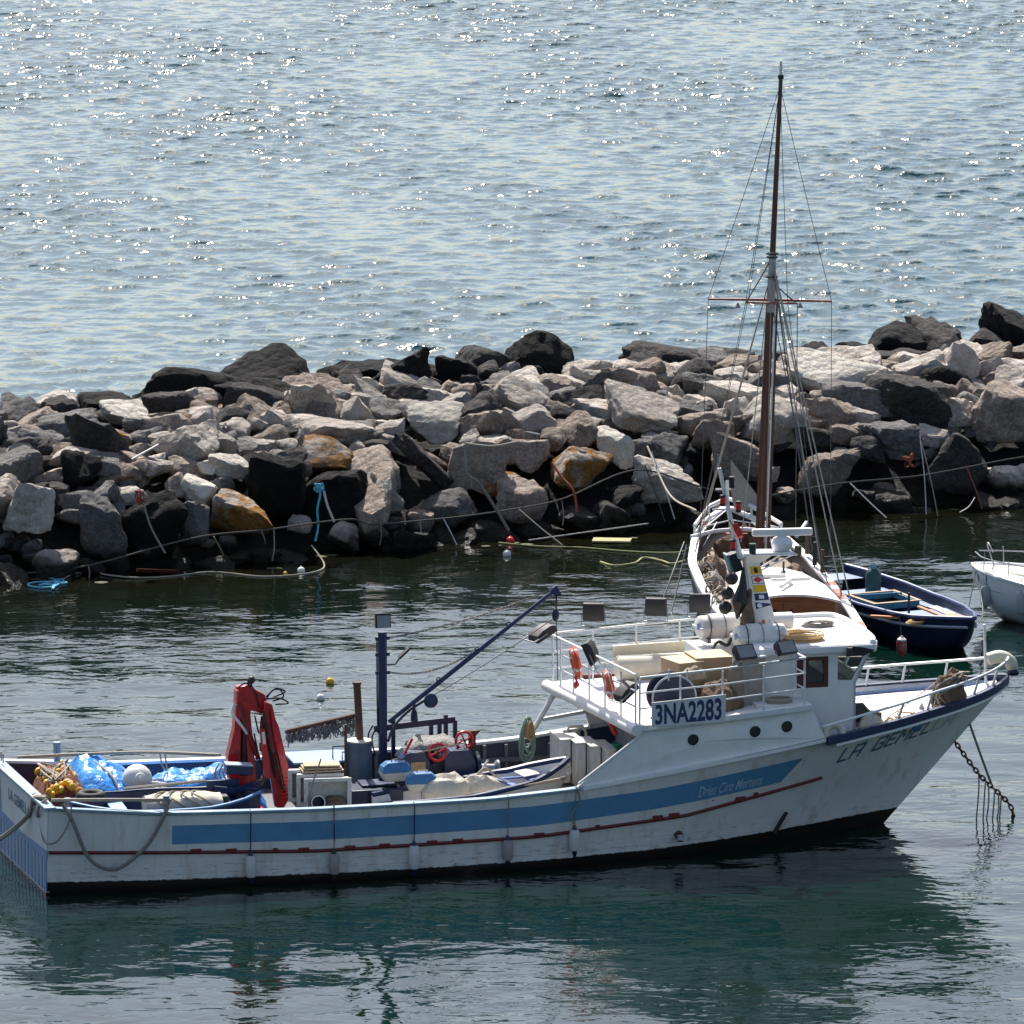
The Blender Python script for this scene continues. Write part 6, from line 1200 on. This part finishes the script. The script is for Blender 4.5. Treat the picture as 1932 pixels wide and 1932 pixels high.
MB().loft([[(BLn * t, v * max(.02, interp(t, *WB) - .08), interp(t, *GB) - .18) for v in (-1, 0, 1)] for t in np.linspace(.01, .1, 4)], False, False).build('stern_deck', boatblue, ob_)
for s in (-1, 1): MB().loft([[(BLn * t, s * (interp(t, *WB) - .08), interp(t, *GB) - .26), (BLn * t, s * (interp(t, *WB) - .38), interp(t, *GB) - .26)] for t in np.linspace(.33, .60, 10)], False, False).build('side_deck', boatblue, ob_)
MB().loft([[(BLn * t, v * max(.02, interp(t, *WB) - .2), .25) for v in (-1, 0, 1)] for t in np.linspace(.05, .75, 10)], False, False).build('floor', navy_dk, ob_)
hf = MB().prism([(3.0, -.75), (4.6, -.7), (4.6, .7), (3.0, .75)], .64, .81, 'z', [[(3.1, -.66), (4.5, -.62), (4.5, .62), (3.1, .66)]]).build('hatch_coaming', pmat('hatch_teal', (.08, .25, .33), .5, var=.2), ob_, bevel=.01)
MB().prism([(2.96, -.79), (4.64, -.74), (4.64, .74), (2.96, .79)], .812, .835, 'z', [[(3.08, -.68), (4.52, -.64), (4.52, .64), (3.08, .68)]]).build('coaming_trim', wood_l, hf)
MB().bar((3.4, -.7, .85), (3.55, .7, .85), .025, 6).build('hatch_bar', pmat('hatch_teal', (.08, .25, .33)), hf)
MB().bar((BLn - 2.3, -.75, .8), (BLn - 2.3, -.75, 1.5), .035, 8).build('tow_post', navy_dk, ob_)
def wthing(mb, name, mat, label, cat, loc, rz=0, group=None, **kw):
    o = mb.build(name, mat, None, **kw); o.location = loc; o.rotation_euler = (0, 0, R(rz)); return tag(o, label, cat, group)
gb2 = empty('gas_bottle', (10.1, 157.4, .6)); tag(gb2, 'dark green gas bottle standing in the blue open boat', 'gas bottle')
MB().lathe([(.2, 0), (.22, .05), (.22, .62), (.15, .74), (.06, .78), (.06, .86)], 18).build('body', pmat('bottle_green', (.015, .06, .06), .45, var=.2), gb2); MB().lathe([(.10, .76), (.10, .9), (.085, .9), (.085, .78)], 14).build('collar', pmat('collar_teal', (.15, .3, .3), .5), gb2)
wthing(MB().box((0, 0, 0), (.95, .32, .03), RY(4)), 'wooden_board', pmat('board_grey', (.38, .36, .32), .7, var=.15), 'grey board lying on the bow of the blue open boat', 'board', (11.7, 153.1, .99), -60)
wthing(MB().box((0, 0, 0), (1.3, .1, .05), RY(3)), 'wooden_board', pmat('board_orange', (.55, .22, .10), .7, var=.15), 'narrow orange board beside the grey board on the blue boat', 'board', (11.4, 153.0, .97), -62)
wthing(MB().box((0, 0, 0), (.5, .42, .04), RY(3)), 'wooden_board', pmat('board_orange', (.55, .22, .10)), 'short orange board at the stem of the blue boat', 'board', (11.95, 152.2, 1.0), -40)
wthing(MB().box((0, 0, 0), (1.1, .12, .06), RY(1)), 'wooden_board', pmat('board_orange', (.55, .22, .10)), 'orange board across the middle of the blue open boat', 'board', (10.3, 153.0, .82), -12)
cr2 = MB()
for i in range(5): cr2.torus((.02 * i, 0, .015 * i), .22 - .03 * (i % 3), .02, None, 20, 5)
wthing(cr2, 'rope_coil', rope_ochre, 'small ochre rope coil on the foredeck of the blue boat', 'rope coil', (10.9, 152.3, .80))
fo = empty('fender', (10.42, 150.25, .55)); tag(fo, 'white and red fender hanging on the near side of the blue boat', 'fender'); fender(MB(), .45, .14).build('body', pmat('fender_red', (.3, .05, .04), .6, var=.2, dirt=(.5, .5, .5), dirt_amt=.4), fo); MB().lathe([(.14, .05), (.12, .2), (.04, .27)], 14).build('shoulder', plastic_w, fo); MB().bar((0, 0, .25), (-.05, .35, .75), .015, 5).build('lanyard', black, fo)
# ------------------------------------------------------------ white motorboat at the right edge
mo = Vector((12.95, 157.75, 0)); ma = math.atan2(.50, -.86)
mb2 = empty('motorboat', mo + Vector((.86, -.5, 0)) * 8.0, ma); tag(mb2, 'white motorboat with its bow entering the picture at the right edge', 'motorboat')
ML = 8.0; WM = ([0, .4, .7, .85, .94, 1], [1.45, 1.5, 1.38, 1.05, .62, .05]); GM = ([0, .6, 1], [1.05, 1.15, 1.42]); KM = ([0, .6, .88, 1], [-.4, -.35, .0, 1.0])
glossw = pmat('gelcoat', (.78, .78, .77), .18, var=.02)
MB().loft([hull_ring(ML * t, interp(t, *WM), interp(t, *GM), interp(t, *KM), .05, 11, .6, 1.2) for t in np.linspace(0, 1, 30)]).build('hull', glossw, mb2)
MB().loft([[(ML * t, v * max(.02, interp(t, *WM) - .04), interp(t, *GM) + .05 * (1 - v * v) - .02) for v in np.linspace(-1, 1, 7)] for t in np.linspace(.3, .995, 16)], False, False).build('deck', glossw, mb2)
for s in (-1, 1):
    gunwale(ML, WM, GM, .05, 40, s, 1).build('gunwale', glossw, mb2); MB().tube([(ML * t, s * (interp(t, *WM) * .93 + .01), interp(t, *GM) - .42) for t in np.linspace(.1, .93, 30)], .014, 5).build('boot_line', greyblue, mb2)
    MB().tube(rope_pts([(ML * .45, s * 1.4, 1.6), (ML * .7, s * 1.25, 1.72), (ML * .9, s * .75, 1.75), (ML * .985, s * .12, 1.8)], 6), .018, 6).build('pulpit_rail', steel, mb2)
    for t in (.5, .66, .8, .92): MB().bar((ML * t, s * (interp(t, *WM) - .06), interp(t, *GM)), (ML * t, s * (interp(t, *WM) - .12), interp(t, *GM) + .52), .014, 5).build('stanchion', steel, mb2)
MB().tube(rope_pts([(ML * .93, -.2, 1.4), (ML * .95, -.1, 1.95), (ML * .93, .2, 2.1), (ML * .9, .4, 1.9)], 5), .02, 6).build('bow_hoop', steel, mb2)
MB().prism([(ML * .5, -.7), (ML * .86, -.35), (ML * .86, .35), (ML * .5, .7)], 1.24, 1.36, 'z').build('sun_pad', cream, mb2, bevel=.04)
MB().loft([[(ML * .1, -1.1, 1.1), (ML * .1, 1.1, 1.1), (ML * .1, 1.0, 2.2), (ML * .1, -1.0, 2.2)], [(ML * .42, -.95, 1.2), (ML * .42, .95, 1.2), (ML * .34, .8, 2.1), (ML * .34, -.8, 2.1)]]).build('cabin', glossw, mb2)
for k, (t, lab) in enumerate(((.90, 'grey fender hanging below the motorboat bow'), (.74, 'white fender hanging farther aft on the motorboat'))):
    p = (Matrix.Translation(mb2.location) @ Matrix.Rotation(ma, 4, 'Z')) @ Vector((ML * t, interp(t, *WM) * .9 + .1, .72))
    f = empty('fender', p); tag(f, lab, 'fender', 'fenders on the motorboat'); fender(MB(), .62, .14).build('body', pmat('fender_grey2', (.38, .38, .40), .5, var=.06), f); MB().bar((0, 0, .35), (.02, .03, .68), .012, 5).build('lanyard', black, f)
# ------------------------------------------------------------ buoys, ropes, flotsam in the harbour
def buoy(x, y, r, mat, label, mat2=None):
    b = empty('mooring_buoy', (x, y, 0)); tag(b, label, 'buoy'); MB().ball((0, 0, r * .45), r, 20).build('float', mat, b)
    MB().lathe([(r * .22, 0), (r * .18, r * .25)], 10, Matrix.Translation((0, 0, r * 1.38))).build('top_eye', mat2 or mat, b)
    if mat2: MB().lathe([(r * .55, 0), (r * .2, r * .16)], 14, Matrix.Translation((0, 0, r * 1.28))).build('cap', mat2, b)
    return b
buoy(-4.8, 148.0, .11, yellow, 'yellow mooring buoy floating beyond the crane'); buoy(-4.98, 145.9, .105, plastic_w, 'white mooring buoy floating just below the yellow buoy')
buoy(-8.43, 165.9, .12, orange_ring, 'orange and white buoy hanging by the rocks at left', plastic_w); buoy(-6.15, 164.2, .115, plastic_w, 'white buoy floating by the left rocks'); buoy(-.05, 169.2, .125, redplain, 'red buoy at the foot of the rocks in the middle'); buoy(-.15, 166.9, .125, plastic_w, 'white buoy floating in front of the red buoy'); buoy(-6.6, 163.9, .06, yellow, 'tiny yellow float left of the white buoy by the rocks')
def wrope(ctrl, r, mat, label, name='mooring_rope', n=8, cat='rope', **kw):
    c0 = Vector(ctrl[0]); o = MB().tube(rope_pts([Vector(c) - c0 for c in ctrl], n, **kw), r, 6).build(name, mat, None); o.location = c0; return tag(o, label, cat)
wrope([(-19, 161.5, -.25), (-15.1, 163.0, .1), (-12.5, 163.6, .28), (-9.3, 164.6, .95), (-7.2, 165.6, 1.02), (-4.9, 166.8, 1.12), (-4.1, 167.3, .9), (-2.05, 168.5, .85), (-.25, 169.3, .95), (1.5, 169.6, 1.25), (3.7, 170.4, 2.0), (5.6, 171.8, 1.3), (7.2, 172.8, .75), (8.8, 173.3, .9), (10.3, 173.8, 1.05), (12.7, 174.3, 1.2), (15.8, 175.0, 1.65), (19, 176, 1.9)], .026, pmat('rope_dark', (.10, .09, .075), .9, var=.3, scale=20), 'long dark mooring line strung along the foot of the rocks', n=10)
LINE = [((-8.72, 164.85, .95), (-8.45, 165.4, .25), rope_m, 'short rope from the long line to the orange buoy'), ((-7.0, 165.7, 1.0), (-7.05, 165.6, .1), rope_m, 'beige rope hanging straight from the long line, left of the blue rope'), ((-7.35, 165.5, 1.0), (-7.25, 165.6, .6), rope_g, 'short grey rope end left of the hanging beige rope'), ((-3.9, 167.4, .9), (-3.93, 167.3, .25), rope_g, 'grey rope hanging from the long line right of the pale boulder'), ((-2.75, 168.1, .86), (-2.72, 168.0, .05), rope_m, 'beige rope hanging from the middle of the long line'), ((-2.05, 168.5, .85), (-1.65, 168.2, .1), rope_w, 'pale rope slanting from the long line into the water'), ((.2, 169.3, 1.0), (1.5, 168.5, .05), rope_m, 'beige rope slanting right into the water near the red buoy'), ((1.5, 169.6, 1.2), (1.52, 169.3, .5), rope_g, 'grey rope hanging under the rising part of the long line'), ((-12.3, 163.6, .3), (-12.3, 163.4, -.05), rope_g, 'grey rope end at the left end of the long line'),
        ((4.2, 170.3, 2.6), (4.9, 169.8, .6), rope_w, 'pale rope tied to the boulder left of the sailing boat'), ((4.0, 170.2, 2.2), (4.6, 170.0, .5), darkmetal, 'dark rope hanging on the boulder left of the sailing boat'), ((12.55, 174.0, 2.5), (12.75, 173.6, .1), rope_w, 'pale rope falling to the water at right, left strand'), ((12.6, 174.0, 2.3), (13.1, 173.5, .05), rope_m, 'beige rope falling to the water at right, right strand'), ((14.05, 174.4, 1.4), (14.5, 174.0, .2), rope_or, 'orange-brown rope slanting from the line at far right'), ((14.3, 174.3, .5), (13.8, 173.9, .1), rope_w, 'short pale rope near the water at far right'), ((10.4, 173.7, 1.05), (11.5, 173.2, .05), rope_w, 'pale rope running from the dark boulder to the water at right')]
for a, b, m, lab in LINE: wrope([a, ((a[0] + b[0]) / 2 + .04, (a[1] + b[1]) / 2 - .05, (a[2] + b[2]) / 2 - .05), b], .019, m, lab, 'hanging_rope', 5)
wrope([(-5.72, 166.6, 2.2), (-5.66, 166.5, 1.9), (-5.74, 166.4, 1.5), (-5.72, 166.4, 1.0), (-5.8, 166.3, .55)], .035, rope_cyan, 'blue rope hanging down a black boulder', 'hanging_rope'); 
kn = MB(); r_ = random.Random(2); kn.tube(rope_pts([(r_.uniform(-.14, .14), r_.uniform(-.06, .06), r_.uniform(-.16, .16)) for i in range(14)], 4), .03, 5)
wthing(kn, 'rope_knot', rope_cyan, 'frayed blue knot on top of the hanging blue rope', 'rope', (-5.7, 166.5, 2.15))
wrope([(-5.55, 166.6, 2.0), (-5.45, 166.5, 1.6), (-5.25, 166.5, 1.1)], .04, rope_w, 'pale rope beside the hanging blue rope', 'hanging_rope')
pts = []
for i in range(40): a = i * .62; pts.append((.55 * math.sin(a) * (.5 + .5 * math.sin(i * .17)) + .012 * i, .9 * math.cos(a * .93) * (.6 + .4 * math.cos(i * .23)), .0 if i % 2 else .015))
wrope([(-13.5 + p[0], 162.3 + p[1], .03) for p in pts], .028, rope_cyan, 'tangle of light blue rope floating at the far left', 'floating_rope', 4)
wrope([(-13.0, 163.0, .03), (-12.7, 163.9, .03), (-12.2, 164.1, .03), (-11.7, 163.6, .03), (-10.8, 163.2, .03), (-9.8, 163.5, .03), (-8.9, 164.1, .03), (-8.2, 163.9, .03), (-7.3, 163.4, .03), (-6.4, 163.6, .03), (-5.7, 164.2, .03), (-5.5, 165.0, .1), (-5.9, 165.9, .5)], .025, rope_m, 'pale rope floating in a long curve below the rocks', 'floating_rope', 8)
wrope([(-.4, 169.0, .03), (.8, 168.4, .03), (2.0, 168.2, .03), (3.3, 167.6, .03), (4.6, 167.3, .03), (5.2, 167.0, .2), (5.6, 165.0, 1.2)], .02, rope_yel, 'yellow-green rope floating towards the sailing boat bow', 'floating_rope'); wrope([(2.6, 165.8, .03), (3.0, 165.2, .03), (3.6, 165.6, .03), (3.9, 166.5, .03), (4.4, 166.0, .03), (4.7, 165.5, .03), (5.1, 166.0, .03)], .024, rope_yel, 'yellow rope floating in loops left of the sailing boat', 'floating_rope')
wrope([(4.1, 171.2, 2.6), (4.7, 168.4, 1.6), (5.35, 163.8, 1.9)], .03, rope_m, 'mooring rope from the boulder to the sailing boat bow', n=8); wrope([(4.9, 160.3, 1.6), (4.5, 159.2, .8), (4.1, 158.2, -.1)], .022, wire, 'dark mooring line from the sailing boat side into the water, left strand'); wrope([(4.95, 159.8, 1.6), (4.7, 158.9, .7), (4.45, 158.0, -.1)], .022, wire, 'dark mooring line from the sailing boat side into the water, right strand')
wrope([(12.96, 157.3, 1.3), (12.75, 156.6, .6), (12.55, 155.9, -.1)], .016, wire, 'thin slanting mooring line below the motorboat bow'); wrope([(13.0, 157.2, 1.25), (13.02, 155.5, .5), (12.6, 151.6, .95)], .018, wire, 'thin mooring line between the motorboat and the blue boat')
wrope([(-1.4, 169.0, 3.0), (-1.35, 168.7, 2.2), (-1.0, 168.7, 1.9), (-.5, 168.9, 1.1), (-.1, 169.0, .4)], .05, rope_g, 'thick grey rope draped down the boulders in the middle'); wrope([(-1.4, 169.2, 3.0), (-.6, 169.0, 2.95), (.2, 169.2, 3.05)], .045, rope_m, 'beige rope tied round the top of a boulder in the middle')
wrope([(1.2, 170.0, 2.3), (1.5, 169.7, 1.9), (1.85, 169.5, 1.5), (1.95, 169.4, .9)], .04, rope_or, 'orange rope hanging between boulders in the middle', 'hanging_rope'); wrope([(-10.8, 164.5, 2.2), (-10.7, 164.3, 1.9), (-10.5, 164.2, 1.3), (-10.1, 164.0, .6)], .03, rope_g, 'dark rope end with orange fray at the left boulders', 'hanging_rope')
for k, (x, y, z, m, lab) in enumerate(((-10.85, 164.3, 2.25, rope_or, 'orange frayed knot between the left boulders'), (-3.75, 168.0, 2.0, rope_w, 'white rope tangle hanging between two pale boulders'), (12.2, 174.0, 1.8, rope_or, 'red-orange rope scrap on the right boulders'))):
    r_ = random.Random(40 + k); wthing(MB().tube(rope_pts([(r_.uniform(-.16, .16), r_.uniform(-.08, .08), r_.uniform(-.3, .2)) for i in range(16)], 4), .022, 5), 'rope_knot', m, lab, 'rope', (x, y, z))
wthing(MB().bar((0, 0, 0), (3.6, .5, .42), .02, 6), 'long_pole', pmat('pole_pale', (.5, .47, .42), .8), 'long pale pole lying over the water by the red buoy', 'pole', (.5, 168.9, .12))
wthing(MB().box((0, 0, 0), (1.15, .6, .05)), 'floating_board', pmat('board_yellow', (.28, .27, .10), .7, var=.2), 'yellowish board floating at the foot of the rocks', 'board', (3.0, 169.3, .05), -6)
wthing(MB().box((0, 0, 0), (1.2, .4, .09), RX(-8) @ RY(4)), 'concrete_slab', pmat('slab_red', (.05, .016, .012), 1.0, var=.3, spec=.05), 'reddish slab at the water below the left black boulder', 'slab', (-10.3, 163.6, .16), 12)
wthing(MB().box((0, 0, 0), (.9, .12, .04), RY(-28)), 'wooden_plank', pmat('plank_pale', (.6, .58, .53), .8), 'pale plank lying across the left boulders', 'plank', (-10.9, 168.0, 2.95), 8)
r_ = random.Random(77); wd = MB()
for k in range(60):
    x = r_.uniform(-14, 14); y = float(yw(x)) - r_.uniform(.1, 1.5); wd.ball((x, y, -.10), r_.uniform(.1, .3), 7, (1.4, 1, .38))
tag(wd.build('seaweed', weed, None, fix=False), 'olive seaweed patches at the waterline of the rocks', 'seaweed', kind='stuff')
